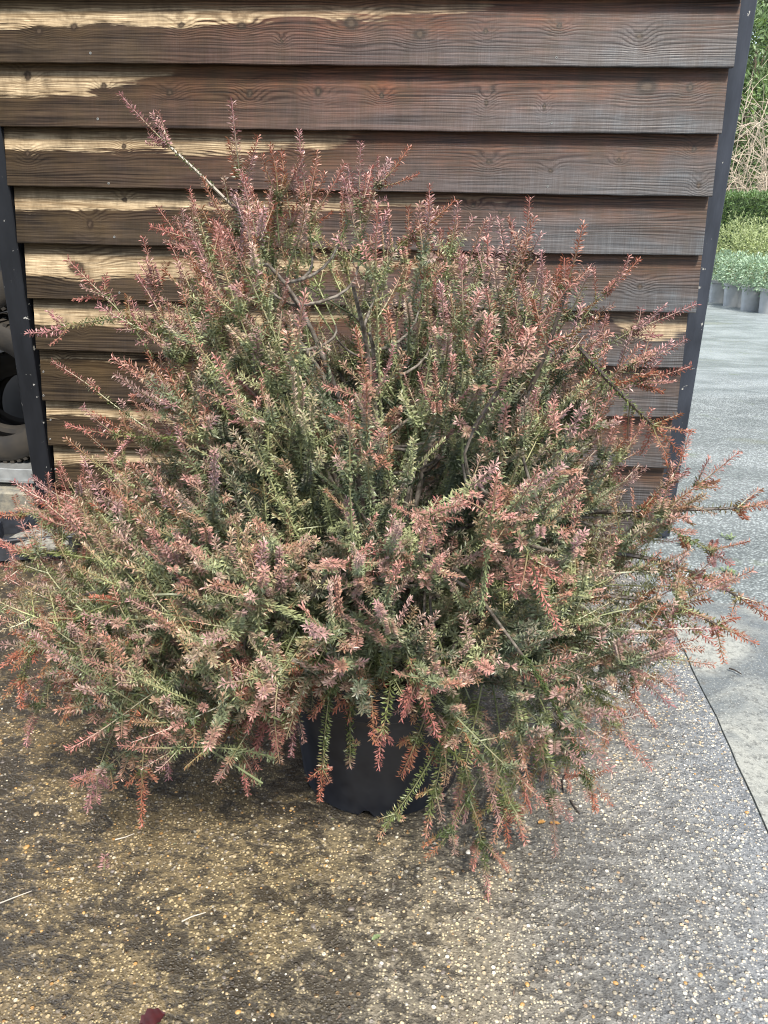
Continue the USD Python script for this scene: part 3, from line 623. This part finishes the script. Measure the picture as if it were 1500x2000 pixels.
# long shoots that stand clear of the crown: image points (base, bend, tip) with their depths
def px3(a): return at(a[0], a[1], a[2])
FEAT = [
 # top
 ((520, 470, -1.55), (430, 375, -1.55), (330, 285, -1.55), dict(wood=(.17, .14, .10), bare=.55, nodes=(.30, .45), nlat=(2, 3), nend=(4, 5), termlen=(.11, .12), latlen=(.045, .075), red=1, hue=MAUVE)),
 ((545, 470, -1.6), (540, 420, -1.6), (542, 385, -1.6), dict(red=1, up=.5)), ((490, 470, -1.62), (480, 420, -1.6), (470, 350, -1.6), dict(red=1, up=.5, nend=(2, 3))),
 ((660, 480, -1.6), (690, 400, -1.6), (735, 365, -1.6), dict(red=1, nodes=(.3, .6), latlen=(.05, .09))), ((610, 500, -1.62), (605, 440, -1.6), (600, 405, -1.6), dict(red=1, up=.5)),
 ((560, 540, -1.7), (575, 470, -1.7), (600, 440, -1.7), dict(red=1, up=.4)), ((700, 520, -1.65), (705, 450, -1.65), (703, 410, -1.65), dict(red=1, up=.5)),
 ((740, 560, -1.6), (770, 480, -1.6), (800, 465, -1.6), dict(red=1, nend=(2, 3))), ((820, 600, -1.6), (832, 540, -1.6), (833, 500, -1.6), dict(red=1, up=.5, nend=(1, 2))),
 ((450, 620, -1.6), (400, 520, -1.6), (365, 480, -1.6), dict(red=1, up=.4)), ((520, 560, -1.65), (460, 490, -1.65), (400, 475, -1.65), dict(red=1)),
 ((340, 700, -1.6), (320, 620, -1.6), (305, 560, -1.6), dict(red=1, up=.4)), ((420, 680, -1.6), (290, 590, -1.55), (130, 640, -1.5), dict(red=1, nodes=(.3, .55), latlen=(.05, .09), up=.1)),
 ((300, 700, -1.6), (250, 620, -1.6), (205, 580, -1.6), dict(red=1)), ((430, 720, -1.65), (350, 680, -1.65), (270, 640, -1.65), dict(red=1, hue=MAUVE, termlen=(.1, .11))),
 ((330, 860, -1.6), (270, 830, -1.6), (190, 765, -1.6), dict(red=1, nodes=(.3, .55), latlen=(.03, .06), nend=(2, 2))), ((400, 850, -1.75), (300, 860, -1.7), (230, 850, -1.7), dict(red=1, nend=(1, 2))),
 # right
 ((985, 640, -1.6), (992, 560, -1.6), (995, 520, -1.6), dict(red=1, up=.5, nend=(1, 2))), ((1025, 620, -1.6), (1028, 560, -1.6), (1028, 510, -1.6), dict(red=1, up=.5, nend=(2, 2))),
 ((1035, 760, -1.9), (1080, 660, -1.9), (1105, 570, -1.9), dict(wood=(.050, .036, .026), red=1, hue=RUST, latlen=(.05, .09), termlen=(.08, .1))), ((1100, 680, -1.6), (1150, 600, -1.6), (1180, 575, -1.6), dict(red=1)),
 ((925, 840, -2.05), (980, 750, -2.05), (1020, 690, -2.05), dict(wood=(.050, .036, .026), red=1, hue=PINK, latlen=(.05, .09))), ((1130, 720, -1.6), (1200, 660, -1.6), (1240, 645, -1.6), dict(red=1, nend=(1, 2))),
 ((1150, 770, -1.6), (1210, 715, -1.6), (1255, 705, -1.6), dict(red=1)), ((1160, 800, -1.6), (1220, 750, -1.6), (1250, 745, -1.6), dict(red=1)),
 ((1130, 680, -1.85), (1200, 760, -1.85), (1275, 830, -1.85), dict(wood=(.050, .036, .026), red=1, hue=RUST, latlen=(.06, .09), up=-.1, termlen=(.08, .1))),
 ((1140, 1000, -1.7), (1290, 998, -1.7), (1440, 992, -1.7), dict(wood=(.050, .036, .026), red=1, hue=RUST, nodes=(.35, .6), nlat=(3, 3), latlen=(.06, .11), termlen=(.07, .08), up=.1)),
 ((1180, 1010, -1.7), (1300, 1000, -1.7), (1360, 950, -1.7), dict(red=1, nend=(2, 3), up=.1)), ((1230, 1010, -1.6), (1290, 980, -1.6), (1310, 940, -1.6), dict(red=1)),
 ((1120, 1165, -1.75), (1280, 1155, -1.75), (1400, 1220, -1.75), dict(wood=(.050, .036, .026), red=1, hue=RUST, nodes=(.4, .7), nlat=(3, 3), termlen=(.1, .11), latlen=(.05, .09), up=-.2)),
 ((1190, 1080, -1.7), (1330, 1090, -1.7), (1440, 1165, -1.7), dict(wood=(.050, .036, .026), red=1, hue=RUST, nodes=(.35, .65), nlat=(2, 3), latlen=(.06, .1), up=-.1)),
 ((1250, 1010, -1.7), (1330, 1040, -1.7), (1385, 1075, -1.7), dict(red=1, nodes=(.3, .6))), ((1200, 1120, -1.75), (1290, 1110, -1.75), (1350, 1130, -1.75), dict(red=1, nodes=(.3, .6))),
 ((1120, 1200, -1.85), (1220, 1240, -1.85), (1290, 1230, -1.85), dict(red=1, up=-.2)), ((1150, 1210, -1.8), (1270, 1170, -1.8), (1310, 1200, -1.8), dict(red=.9, up=-.2)),
 ((1110, 1270, -1.85), (1200, 1290, -1.85), (1240, 1320, -1.85), dict(red=.9, up=-.2)), ((1040, 1290, -1.9), (1130, 1310, -1.9), (1170, 1370, -1.9), dict(red=.8, up=-.3)),
 # left
 ((300, 1010, -1.6), (150, 990, -1.55), (45, 1003, -1.55), dict(red=1, hue=RUST, nodes=(.6,), latlen=(.04, .07))), ((260, 1080, -1.7), (150, 1010, -1.7), (100, 985, -1.7), dict(red=1)),
 ((330, 1120, -1.75), (150, 1080, -1.7), (50, 1075, -1.65), dict(red=1, hue=PINK, nodes=(.4, .7))), ((250, 1150, -1.8), (120, 1120, -1.75), (40, 1110, -1.75), dict(red=1)),
 ((300, 1180, -1.9), (200, 1060, -1.9), (150, 1030, -1.9), dict(red=1, hue=PINK, up=.3)), ((180, 1060, -1.6), (170, 1000, -1.6), (140, 985, -1.6), dict(red=1, up=.4)),
 ((400, 1170, -1.9), (250, 1130, -1.95), (70, 1255, -1.95), dict(red=1, hue=RUST, nodes=(.5, .75), up=-.2, bare=.25, r0=.0035)),
 ((120, 1225, -1.95), (60, 1250, -1.95), (45, 1320, -1.95), dict(red=1, hue=RUST, nodes=(.5,), up=-.5, latlen=(.04, .07), termlen=(.06, .07))),
 ((200, 1190, -1.9), (150, 1250, -1.9), (140, 1310, -1.9), dict(red=1, hue=RUST, up=-.5, latlen=(.04, .06))),
 ((330, 1200, -1.9), (240, 1230, -1.9), (260, 1280, -1.9), dict(red=1, hue=RUST, up=-.3)), ((350, 1200, -1.85), (290, 1270, -1.98), (278, 1500, -2.06), dict(red=1, hue=RUST, nodes=(.3,), nlat=(1, 2), nend=(3, 4), up=-.2, latlen=(.05, .07), termlen=(.10, .11))),
 ((330, 1250, -1.8), (250, 1330, -1.95), (192, 1505, -2.02), dict(red=1, hue=MAUVE, nodes=(.4,), nlat=(1, 2), nend=(3, 3), up=-.1, latlen=(.05, .08), termlen=(.09, .1))),
 ((400, 1230, -1.95), (370, 1280, -1.95), (378, 1415, -1.95), dict(red=1, hue=PINK, nodes=(), nend=(2, 3), up=-.2, latlen=(.03, .05), termlen=(.065, .07))),
 ((430, 1250, -1.9), (330, 1330, -1.9), (330, 1410, -1.9), dict(red=1, up=-.3)), ((480, 1280, -1.95), (500, 1330, -1.95), (480, 1400, -1.95), dict(red=1, up=-.3, hue=PINK)),
 ((520, 1220, -2.0), (540, 1270, -2.05), (515, 1330, -2.05), dict(red=1, hue=PINK, up=-.4)), ((430, 1160, -2.0), (400, 1200, -2.05), (425, 1250, -2.05), dict(red=1, hue=RUST, up=-.3)),
 # in front of the pot
 ((690, 1250, -1.98), (640, 1270, -2.05), (630, 1500, -2.0), dict(red=1, hue=RUST, nodes=(.3,), nlat=(1, 1), nend=(3, 3), up=-.1, latlen=(.035, .05), termlen=(.075, .08))),
 ((760, 1240, -2.0), (775, 1300, -2.05), (748, 1425, -2.03), dict(red=1, hue=PINK, nodes=(.3,), nlat=(1, 2), nend=(2, 3), up=-.3, latlen=(.025, .04), termlen=(.085, .09))),
 ((700, 1300, -1.95), (680, 1350, -1.97), (684, 1460, -1.95), dict(red=.5, nodes=(), nend=(2, 2), up=0, latlen=(.04, .05), termlen=(.05, .06))),
 ((620, 1270, -2.0), (600, 1310, -2.05), (560, 1400, -2.0), dict(red=1, hue=PINK, up=-.3, nend=(1, 2))), ((580, 1230, -2.0), (540, 1300, -2.05), (520, 1400, -2.0), dict(red=1, hue=PINK, up=-.5)),
 ((670, 1180, -2.0), (640, 1260, -2.08), (600, 1330, -2.05), dict(red=1, hue=RUST, up=-.3, nend=(2, 3))), ((720, 1190, -2.0), (700, 1280, -2.08), (655, 1335, -2.05), dict(red=.8, up=-.3)),
 ((760, 1200, -1.98), (730, 1290, -2.05), (700, 1350, -2.02), dict(red=.9, hue=RUST, up=-.4, termlen=(.05, .06))), ((830, 1220, -1.98), (840, 1310, -2.03), (830, 1370, -2.0), dict(red=.7, up=-.4)),
 ((860, 1260, -1.95), (850, 1360, -2.0), (815, 1440, -1.98), dict(red=.8, hue=RUST, up=-.3)), ((620, 1220, -1.98), (570, 1290, -2.02), (575, 1370, -2.0), dict(red=.9, up=-.4)),
 ((560, 1200, -2.0), (500, 1260, -2.05), (470, 1330, -2.05), dict(red=1, hue=PINK, up=-.4)), ((470, 1300, -1.95), (455, 1400, -1.98), (470, 1470, -1.97), dict(red=.9, up=-.3, nend=(1, 2))),
 ((770, 1210, -2.05), (800, 1290, -2.1), (815, 1330, -2.1), dict(red=1, hue=PINK, up=-.4, latlen=(.05, .07))), ((640, 1120, -2.1), (650, 1100, -2.15), (680, 1100, -2.15), dict(red=1, hue=PINK, up=.1)),
 ((850, 1230, -2.0), (880, 1300, -2.05), (880, 1400, -2.0), dict(red=.7, up=-.4)), ((880, 1300, -1.95), (880, 1420, -2.02), (850, 1540, -2.0), dict(red=.6, nodes=(.4, .7), up=-.2)),
 ((950, 1290, -1.92), (930, 1400, -2.0), (905, 1510, -1.99), dict(red=.8, nodes=(.4, .7), up=-.3)), ((960, 1330, -1.9), (985, 1450, -2.0), (985, 1560, -2.0), dict(red=.9, hue=RUST, nodes=(.4, .7), up=-.3)),
 ((1000, 1320, -1.85), (1040, 1420, -1.97), (1010, 1510, -1.96), dict(red=.9, nodes=(.4, .7), up=-.3)), ((1030, 1330, -1.85), (1090, 1400, -1.93), (1060, 1460, -1.93), dict(red=.8, nodes=(.4, .7), up=-.3)),
 ((900, 1340, -1.93), (860, 1480, -2.0), (770, 1590, -1.98), dict(red=.5, nodes=(.5,), nlat=(1, 2), nend=(2, 2), up=0, latlen=(.04, .06))),
 ((940, 1200, -2.1), (950, 1080, -2.15), (960, 1010, -2.15), dict(red=1, hue=PINK, up=-.2)), ((830, 1060, -2.1), (830, 1010, -2.15), (835, 1010, -2.15), dict(red=1, hue=PINK, up=-.2, latlen=(.06, .08))),
 ((980, 1020, -2.05), (1030, 1060, -2.1), (1035, 1090, -2.1), dict(red=1, hue=PINK, up=-.2, latlen=(.06, .08))), ((690, 1080, -2.1), (683, 980, -2.12), (683, 930, -2.12), dict(red=.8, nodes=(.4,), nend=(2, 3), up=.3, dens=250)),
]
rf = np.random.default_rng(55)
for a, b, c, kw in FEAT:
    P = bez(px3(a), px3(b), px3(c), 10)
    kw = dict(dict(green=OLIVE*rf.uniform(.85, 1.25)), **kw)
    items.append((branchlet(P, rf, **kw), 0.0))
    d = P[1]-P[0]; connect(P[0], d/np.linalg.norm(d))
order = np.argsort([d for _, d in items])
lv, lf, n0 = [], [], 0
for v, f in links: lv.append(v); lf.append(f + n0); n0 += len(v)
obj('twigs', trimesh.Trimesh(np.concatenate(lv), np.concatenate(lf), process=False), M_bark, shrub, smooth=True, kind='stuff')
rv, rf_, rc, n0 = [], [], [], 0
for k, j in enumerate(order):
    v, f, c = items[j][0]
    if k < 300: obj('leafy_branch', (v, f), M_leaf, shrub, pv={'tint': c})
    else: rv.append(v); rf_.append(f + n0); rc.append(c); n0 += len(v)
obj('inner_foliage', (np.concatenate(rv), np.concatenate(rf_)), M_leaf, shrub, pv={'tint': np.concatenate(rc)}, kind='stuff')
print('leafy branches', len(items), 'triangles', sum(len(i[0][1]) for i in items))

# ------------------------------------------------------------------ loose things on the slab
rg = np.random.default_rng(3)
base_st = []
for k in range(5):
    s = trimesh.creation.icosphere(1, 1.0); v = s.vertices*(0.75 + .5*meshkit.noise(s.vertices*1.7 + k*9))[:, None]*np.array([1, .8, .45]); s.vertices = v; base_st.append(s)
cols = [(0.34, 0.26, 0.15), (0.46, 0.40, 0.29), (0.40, 0.23, 0.08), (0.13, 0.11, 0.095), (0.25, 0.22, 0.17), (0.56, 0.53, 0.46)]
M_st = [plain(f'pebble_{k}', c, 0.45, 0.35, 120.0) for k, c in enumerate(cols)]
pi = UsdGeom.PointInstancer.Define(stage, '/World/pebbles'); protos = []
for k in range(6):
    m = usdkit.mesh(stage, f'/World/pebbles/pebble_{k+1:03d}', base_st[k % 5], M_st[k], True); protos.append(m.GetPath())
pi.CreatePrototypesRel().SetTargets(protos)
N = 10000; X = rg.uniform(-1.7, 0.86, N); Y = -0.3 - 2.45*rg.uniform(0, 1, N)**.8
ex = np.interp(-Y, -edge[:, 1], edge[:, 0]); ok = (X < ex - .01) & (meshkit.fbm(np.stack([X*3, Y*3, 0*X], 1), 3, 5) > .40) & (np.hypot(X-PC[0], Y-PC[1]) > .22)
X, Y = X[ok], Y[ok]; N = len(X); sz = .0016 + .0030*rg.uniform(0, 1, N)**3 + .0035*(rg.uniform(0, 1, N) > .985)
pi.CreatePositionsAttr(Vt.Vec3fArray.FromNumpy(np.stack([X, Y, np.full(N, .0) + sz*.08], 1).astype(np.float32)))
pi.CreateScalesAttr(Vt.Vec3fArray.FromNumpy(np.repeat(sz[:, None], 3, 1).astype(np.float32)))
a = rg.uniform(0, 6.28, N)/2
pi.CreateOrientationsAttr(Vt.QuathArray([Gf.Quath(float(math.cos(q)), 0, 0, float(math.sin(q))) for q in a]))
pi.CreateProtoIndicesAttr(Vt.IntArray.FromNumpy(rg.choice(6, N, p=[.30, .16, .13, .22, .17, .02]).astype(np.int32)))
tag(pi.GetPrim(), 'small ochre and grey pebbles exposed in the wet concrete', 'pebbles', kind='stuff')

def twig(label, pxs, r, mat):
    P = np.array([atz(x, y, r + .001) for x, y in pxs]); tag(obj('fallen_twig', trimesh.Trimesh(*tube(P, r, r*.5, 6), process=False), mat, smooth=True), label, 'twig')
twig('thin black twig on the concrete right of the pot, upper of two', [(1105, 1512), (1098, 1525), (1099, 1540), (1101, 1548)], .0030, M_twig)
twig('short black twig on the concrete right of the pot, lower of two', [(1114, 1563), (1122, 1576), (1133, 1590)], .0028, M_twig)
twig('pale straw lying on the dark concrete at lower left edge', [(0, 1764), (30, 1752), (62, 1740)], .0016, M_paletwig2)
twig('pale twig below the lowest hanging left shoot', [(225, 1640), (245, 1635), (262, 1628)], .0018, M_paletwig2)
twig('pale broken twig in the lower middle of the concrete', [(355, 1800), (375, 1790), (402, 1782)], .0018, M_paletwig2)
twig('dark curved twig on the pale concrete right of the joint', [(1424, 1305), (1436, 1309), (1449, 1317)], .0030, M_twig)
def fallen_leaf(label, px, py, L, w, ang, mat):
    p = atz(px, py, 0.004); n = 9; t = np.linspace(0, 1, n); hw = w*np.sin(np.pi*t**.85)**.8*.5; v = []
    for i in range(n):
        zc = .003*math.sin(t[i]*3)
        v += [(t[i]*L-L/2, hw[i]*(1+.18*math.sin(i*2.3)), zc + .0035*math.sin(i*1.7)**2), (t[i]*L-L/2, 0, zc), (t[i]*L-L/2, -hw[i]*(1+.18*math.cos(i*2.9)), zc + .003*math.cos(i*1.3)**2)]
    f = []
    for i in range(n-1):
        for j in range(2): q = i*3+j; f += [(q, q+3, q+4), (q, q+4, q+1)]
    m = trimesh.Trimesh(v, f, process=False); m.apply_transform(trimesh.transformations.rotation_matrix(ang, (0, 0, 1))); m.apply_translation(p)
    tag(obj('fallen_leaf', m, mat, smooth=True), label, 'leaf')
fallen_leaf('small ochre leaf on the concrete below the shrub, left of its twin', 1058, 1607, .020, .012, .3, M_yleaf)
fallen_leaf('wider ochre leaf on the concrete below the shrub, right of its twin', 1084, 1609, .026, .012, -.1, M_yleaf)
fallen_leaf('dark red wet leaf at the bottom edge of the concrete', 298, 1990, .046, .036, .5, M_rleaf)
fallen_leaf('small green leaf on the concrete in the lower middle', 735, 1832, .022, .010, .6, M_weed)

nr = np.random.default_rng(77); nn = 260
na = nr.uniform(0, 6.28, nn); nrad = np.abs(nr.normal(0, .55, nn)) + .22
nx, ny = PC[0] + nrad*np.cos(na), PC[1] + nrad*np.sin(na)*.9; keep = nx < np.interp(-ny, -edge[:, 1], edge[:, 0]) - .02
nx, ny = nx[keep], ny[keep]; nn = len(nx); nd = nr.uniform(0, 6.28, nn)
v_, f_ = leaf_mesh(np.stack([nx, ny, np.full(nn, .003)], 1), np.stack([np.cos(nd), np.sin(nd), 0*nd], 1), np.tile([0, 0, 1.0], (nn, 1)), nr.uniform(.010, .017, nn), np.full(nn, .004), np.zeros(nn))
nc = np.array([(0.10, 0.05, 0.03), (0.16, 0.09, 0.04), (0.09, 0.09, 0.04), (0.20, 0.15, 0.09)])[nr.integers(0, 4, nn)]
tag(obj('fallen_needles', (v_, f_), M_leaf, pv={'tint': np.repeat(nc, 5, 0)}), 'dry fallen needles scattered on the concrete round the pot', 'needles', kind='stuff')
ly = Leafy(); pz = atz(203, 1697, .006); shoot(ly, curve(pz, np.array([-.35, .93, 0]), .045, np.zeros(3), 5), .0012, 1.0, OLIVE, nr, lens=(.014, .010), redstart=-.2, flat=.9, hue=MAUVE)
v_, f_, c_ = ly.done(); v_ = v_.copy(); v_[:, 2] = .002 + np.maximum(0, v_[:, 2] - .003)*.5
tag(obj('fallen_shoot', (v_, f_), M_leaf, pv={'tint': c_}), 'single broken pinkish shoot lying on the concrete at lower left', 'shoot')

def weed(label, px, py, n, R, sd):
    r = np.random.default_rng(sd); p = atz(px, py, -0.012); v, f = [], []
    for k in range(n):
        a = r.uniform(0, 6.28); L = R*r.uniform(.5, 1.1); d = np.array([math.cos(a), math.sin(a), r.uniform(.2, .9)]); w = np.array([-d[1], d[0], 0])*L*.14; o = p + np.array([*r.normal(0, R*.3, 2), 0])
        i = len(v); v += [o, o+d*L*.6+w, o+d*L*.6-w, o+d*L*np.array([1, 1, .8])]; f += [(i, i+2, i+1), (i+1, i+2, i+3)]
    tag(obj('weed', trimesh.Trimesh(v, f, process=False), M_weed), label, 'weed')
weed('largest green weed tuft on the gravel behind the right branches', 1345, 1065, 46, .042, 1)
weed('small green weed on the gravel right of the largest tuft', 1425, 1052, 24, .034, 2)
weed('green moss tuft lowest on the gravel by the pale path', 1425, 1118, 22, .032, 3)
weed('tiny green weed peeping under the right branches near the post foot', 1340, 1150, 20, .03, 4)

# ------------------------------------------------------------------ nursery row, hedge and trees beyond
def leaf_cloud(n, sampler, size, seed, tint, var=.3, flatten=0.0):
    r = np.random.default_rng(seed); C, O = sampler(r, n)
    D = O + r.normal(0, .55, (n, 3)); D /= np.linalg.norm(D, axis=1, keepdims=True)
    Nn = r.normal(size=(n, 3)) + np.array([0, 0, .6]); Nn -= D*(D*Nn).sum(1, keepdims=True); Nn /= np.linalg.norm(Nn, axis=1, keepdims=True)
    L = size*r.uniform(.6, 1.25, n); v, f = leaf_mesh(C, D, Nn, L, L*.42, r.uniform(-.05, .2, n))
    c = np.asarray(tint)[None]*r.uniform(1-var, 1+var, (n, 1))*np.array([1, 1, 1])
    return v, f, np.repeat(c, 5, 0)
def blob(center, rad, inner=.55):
    center, rad = np.array(center), np.array(rad)
    def s(r, n):
        d = r.normal(size=(n, 3)); d /= np.linalg.norm(d, axis=1, keepdims=True)
        bump_ = .72 + .55*meshkit.fbm(d*2.6 + center, 3)
        q = d*(inner + (1-inner)*r.uniform(0, 1, (n, 1))**.6)*bump_[:, None]
        return center + q*rad, d*1.0
    return s
def nursery_plant(label, p, R, H, tint, seed, rot, big=1.0):
    t = thing('nursery_shrub', label, 'shrub', (p[0], p[1], -.012), rot, group='potted shrubs in rows across the yard')
    pr = [(0, .01), (.145*big, .01), (.15*big, 0), (.175*big, .30*big), (.178*big, .305*big), (.19*big, .308*big), (.192*big, .345*big), (.185*big, .35*big), (.178*big, .345*big), (.17*big, .30*big), (0, .30*big)]
    obj('pot', lathe(pr[::-1], 32), M_greypot, t, smooth=40)
    v, f, c = leaf_cloud(1500, blob((0, 0, .34*big + H*.42), (R, R, H*.62)), .060, seed, tint)
    obj('foliage', (v, f), M_bgleaf, t, pv={'tint': c})
    for k in range(4):
        a = k*1.6 + seed; q = np.array([math.cos(a), math.sin(a), 0])
        obj('stem', trimesh.Trimesh(*tube(bez(np.array([0, 0, .29*big]), np.array([0, 0, .5*big]) + q*.05, q*R*.5 + np.array([0, 0, .34*big + H*.5]), 5), .008, .004, 5), process=False), M_trunk, t)
fr = [((1403, 590), 'glaucous grey green shrub in a grey pot, hidden half behind the shed corner'), ((1432, 598), 'blue green shrub in a grey pot, second pot from the shed corner'), ((1467, 606), 'widest fully seen grey pot with a pale green shrub'), ((1503, 612), 'pale shrub in a grey pot cut by the right edge')]
GLA, YEL = (0.30, 0.42, 0.30), (0.30, 0.36, 0.16)
for k, ((px, py), lb) in enumerate(fr):
    p = atz(px, py, -.012); nursery_plant(lb, p, .36, .50, np.array(GLA)*(1 + .08*(k % 2)), 100+k, 20*k, 1.12)
bl = ['yellow green shrub behind the first grey pots', 'yellow green shrub in the middle of the second row', 'yellow green shrub of the second row nearest the right edge', 'bright shrub at the back of the rows beside the hedge', 'lime green shrub at the back of the rows, centre', 'lime green shrub at the back right of the rows']
for k, (px, Y, hgt) in enumerate([(1412, 12.4, 1.0), (1452, 11.7, .95), (1492, 11.3, .9), (1420, 13.6, 1.15), (1462, 13.0, 1.1), (1505, 12.6, 1.05)]):
    q = at(px, 570, Y); nursery_plant(bl[k], (q[0], Y), .44, hgt, np.array(YEL)*(1 - .1*(k > 2)), 120+k, 33*k, 1.1)

# clipped hedge
hc = atz(1440, 560)
hx0, hx1, hy0, hy1, hz = 4.2, 12.0, 15.2, 16.4, 1.92
hedge = thing('hedge', 'tall clipped dark green hedge beyond the potted shrubs', 'hedge')
def hs(r, n):
    f = r.integers(0, 10, n); u, w = r.uniform(0, 1, n), r.uniform(0, 1, n)
    C = np.zeros((n, 3)); O = np.zeros((n, 3))
    fr_ = f < 6; tp = (f >= 6) & (f < 9); sd = f == 9
    C[fr_] = np.stack([hx0 + u*(hx1-hx0), np.full(n, hy0), w*hz], 1)[fr_]; O[fr_] = (0, -1, .4)
    C[tp] = np.stack([hx0 + u*(hx1-hx0), hy0 + w*(hy1-hy0), np.full(n, hz)], 1)[tp]; O[tp] = (0, -.2, 1)
    C[sd] = np.stack([np.full(n, hx0), hy0 + u*(hy1-hy0), w*hz], 1)[sd]; O[sd] = (-1, 0, .3)
    C += r.normal(0, .035, (n, 3)) + .05*(meshkit.noise(C*3)[:, None] - .5)
    return C, O
v, f, c = leaf_cloud(30000, hs, .075, 9, (0.13, 0.215, 0.08), .45)
obj('leaves', (v, f), M_bgleaf, hedge, pv={'tint': c})
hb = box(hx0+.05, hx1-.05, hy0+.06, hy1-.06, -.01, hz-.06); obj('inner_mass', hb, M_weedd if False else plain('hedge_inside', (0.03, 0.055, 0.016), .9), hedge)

def tree(name, label, x, y, H, R, tint, seed, n=9000, size=.16, mat=M_bgleaf, catg='tree'):
    r = np.random.default_rng(seed); t = thing(name, label, catg, (x, y, -.012))
    P = np.array([[0, 0, 0], [r.normal(0, .1), r.normal(0, .1), H*.4], [r.normal(0, .25), r.normal(0, .25), H*.85]]); obj('trunk', trimesh.Trimesh(*tube(bez(*P, 8), .16, .04, 8), process=False), M_trunk, t, smooth=True)
    vs, fs, cs, k0 = [], [], [], 0
    for k in range(14):
        a = r.uniform(0, 6.28); hh = H*r.uniform(.12, .92); rr2 = R*r.uniform(.25, .75)*(1 - .4*hh/H)
        c0 = (math.cos(a)*rr2, math.sin(a)*rr2, hh)
        v, f, c = leaf_cloud(n//14, blob(c0, (R*.5, R*.5, R*.45), .3), size, seed*31+k, np.array(tint)*r.uniform(.7, 1.3), .35)
        vs.append(v); fs.append(f + k0); cs.append(c); k0 += len(v)
        obj('limb', trimesh.Trimesh(*tube(bez(np.array([0, 0, hh*.5]), np.array([c0[0]*.4, c0[1]*.4, hh*.8]), np.array(c0), 5), .05, .012, 5), process=False), M_trunk, t)
    obj('crown', (np.concatenate(vs), np.concatenate(fs)), mat, t, pv={'tint': np.concatenate(cs)})
tree('evergreen_tree', 'dark evergreen tree beyond the hedge nearest the shed corner', 7.6, 19.5, 6.5, 1.9, (0.15, 0.23, 0.09), 3)
tree('evergreen_tree', 'broad mid green tree beyond the hedge at the right edge', 10.6, 20.5, 7.2, 2.2, (0.20, 0.29, 0.11), 4)
tree('evergreen_tree', 'tall dark tree in the background behind the others', 11.5, 27.0, 11.0, 3.2, (0.14, 0.21, 0.09), 5, 14000, .26)
tree('evergreen_tree', 'tall grey green tree farthest back by the shed corner', 8.6, 29.0, 12.0, 3.0, (0.17, 0.22, 0.12), 6, 14000, .26)
tree('evergreen_tree', 'dense dark tree at the back between the tall ones', 13.5, 33.0, 12.5, 3.6, (0.13, 0.19, 0.08), 7, 14000, .28)
tree('evergreen_tree', 'bushy tree low behind the bare twigs', 9.3, 22.5, 5.0, 2.4, (0.18, 0.26, 0.11), 8, 12000, .18)
def bare_shrub(label, x, y, H, n, seed):
    r = np.random.default_rng(seed); t = thing('bare_shrub', label, 'shrub', (x, y, -.012))
    for k in range(n):
        a = r.uniform(0, 6.28); L = H*r.uniform(.6, 1.1); sp = r.uniform(.15, .65)
        P = bez(np.array([r.normal(0, .15), r.normal(0, .15), 0]), np.array([math.cos(a)*sp*L*.2, math.sin(a)*sp*L*.2, L*.7]), np.array([math.cos(a)*sp*L, math.sin(a)*sp*L, L*r.uniform(.55, 1.0)]), 9)
        vs, fs = tube(P, .014, .005, 5); vs, fs = [vs], [fs]; k0 = len(vs[0])
        for _ in range(10):
            i = r.integers(3, 8); d = P[i+1]-P[i]; d /= np.linalg.norm(d); d = d + r.normal(0, .5, 3); l2 = r.uniform(.4, 1.1)
            v2, f2 = tube(curve(P[i], d/np.linalg.norm(d), l2, np.array([0, 0, -.35]) + r.normal(0, .3, 3), 5), .007, .003, 4); vs.append(v2); fs.append(f2 + k0); k0 += len(v2)
        obj('stem', trimesh.Trimesh(np.concatenate(vs), np.concatenate(fs), process=False), M_paletwig, t)
bare_shrub('bare pale brown twiggy shrub arching above the hedge', 7.9, 17.3, 4.2, 26, 11)
bare_shrub('taller bare shrub of fine pale twigs at the right edge', 9.0, 18.0, 5.4, 26, 12)
bare_shrub('bare straw coloured shrub just past the shed corner', 7.0, 17.6, 5.8, 22, 13)
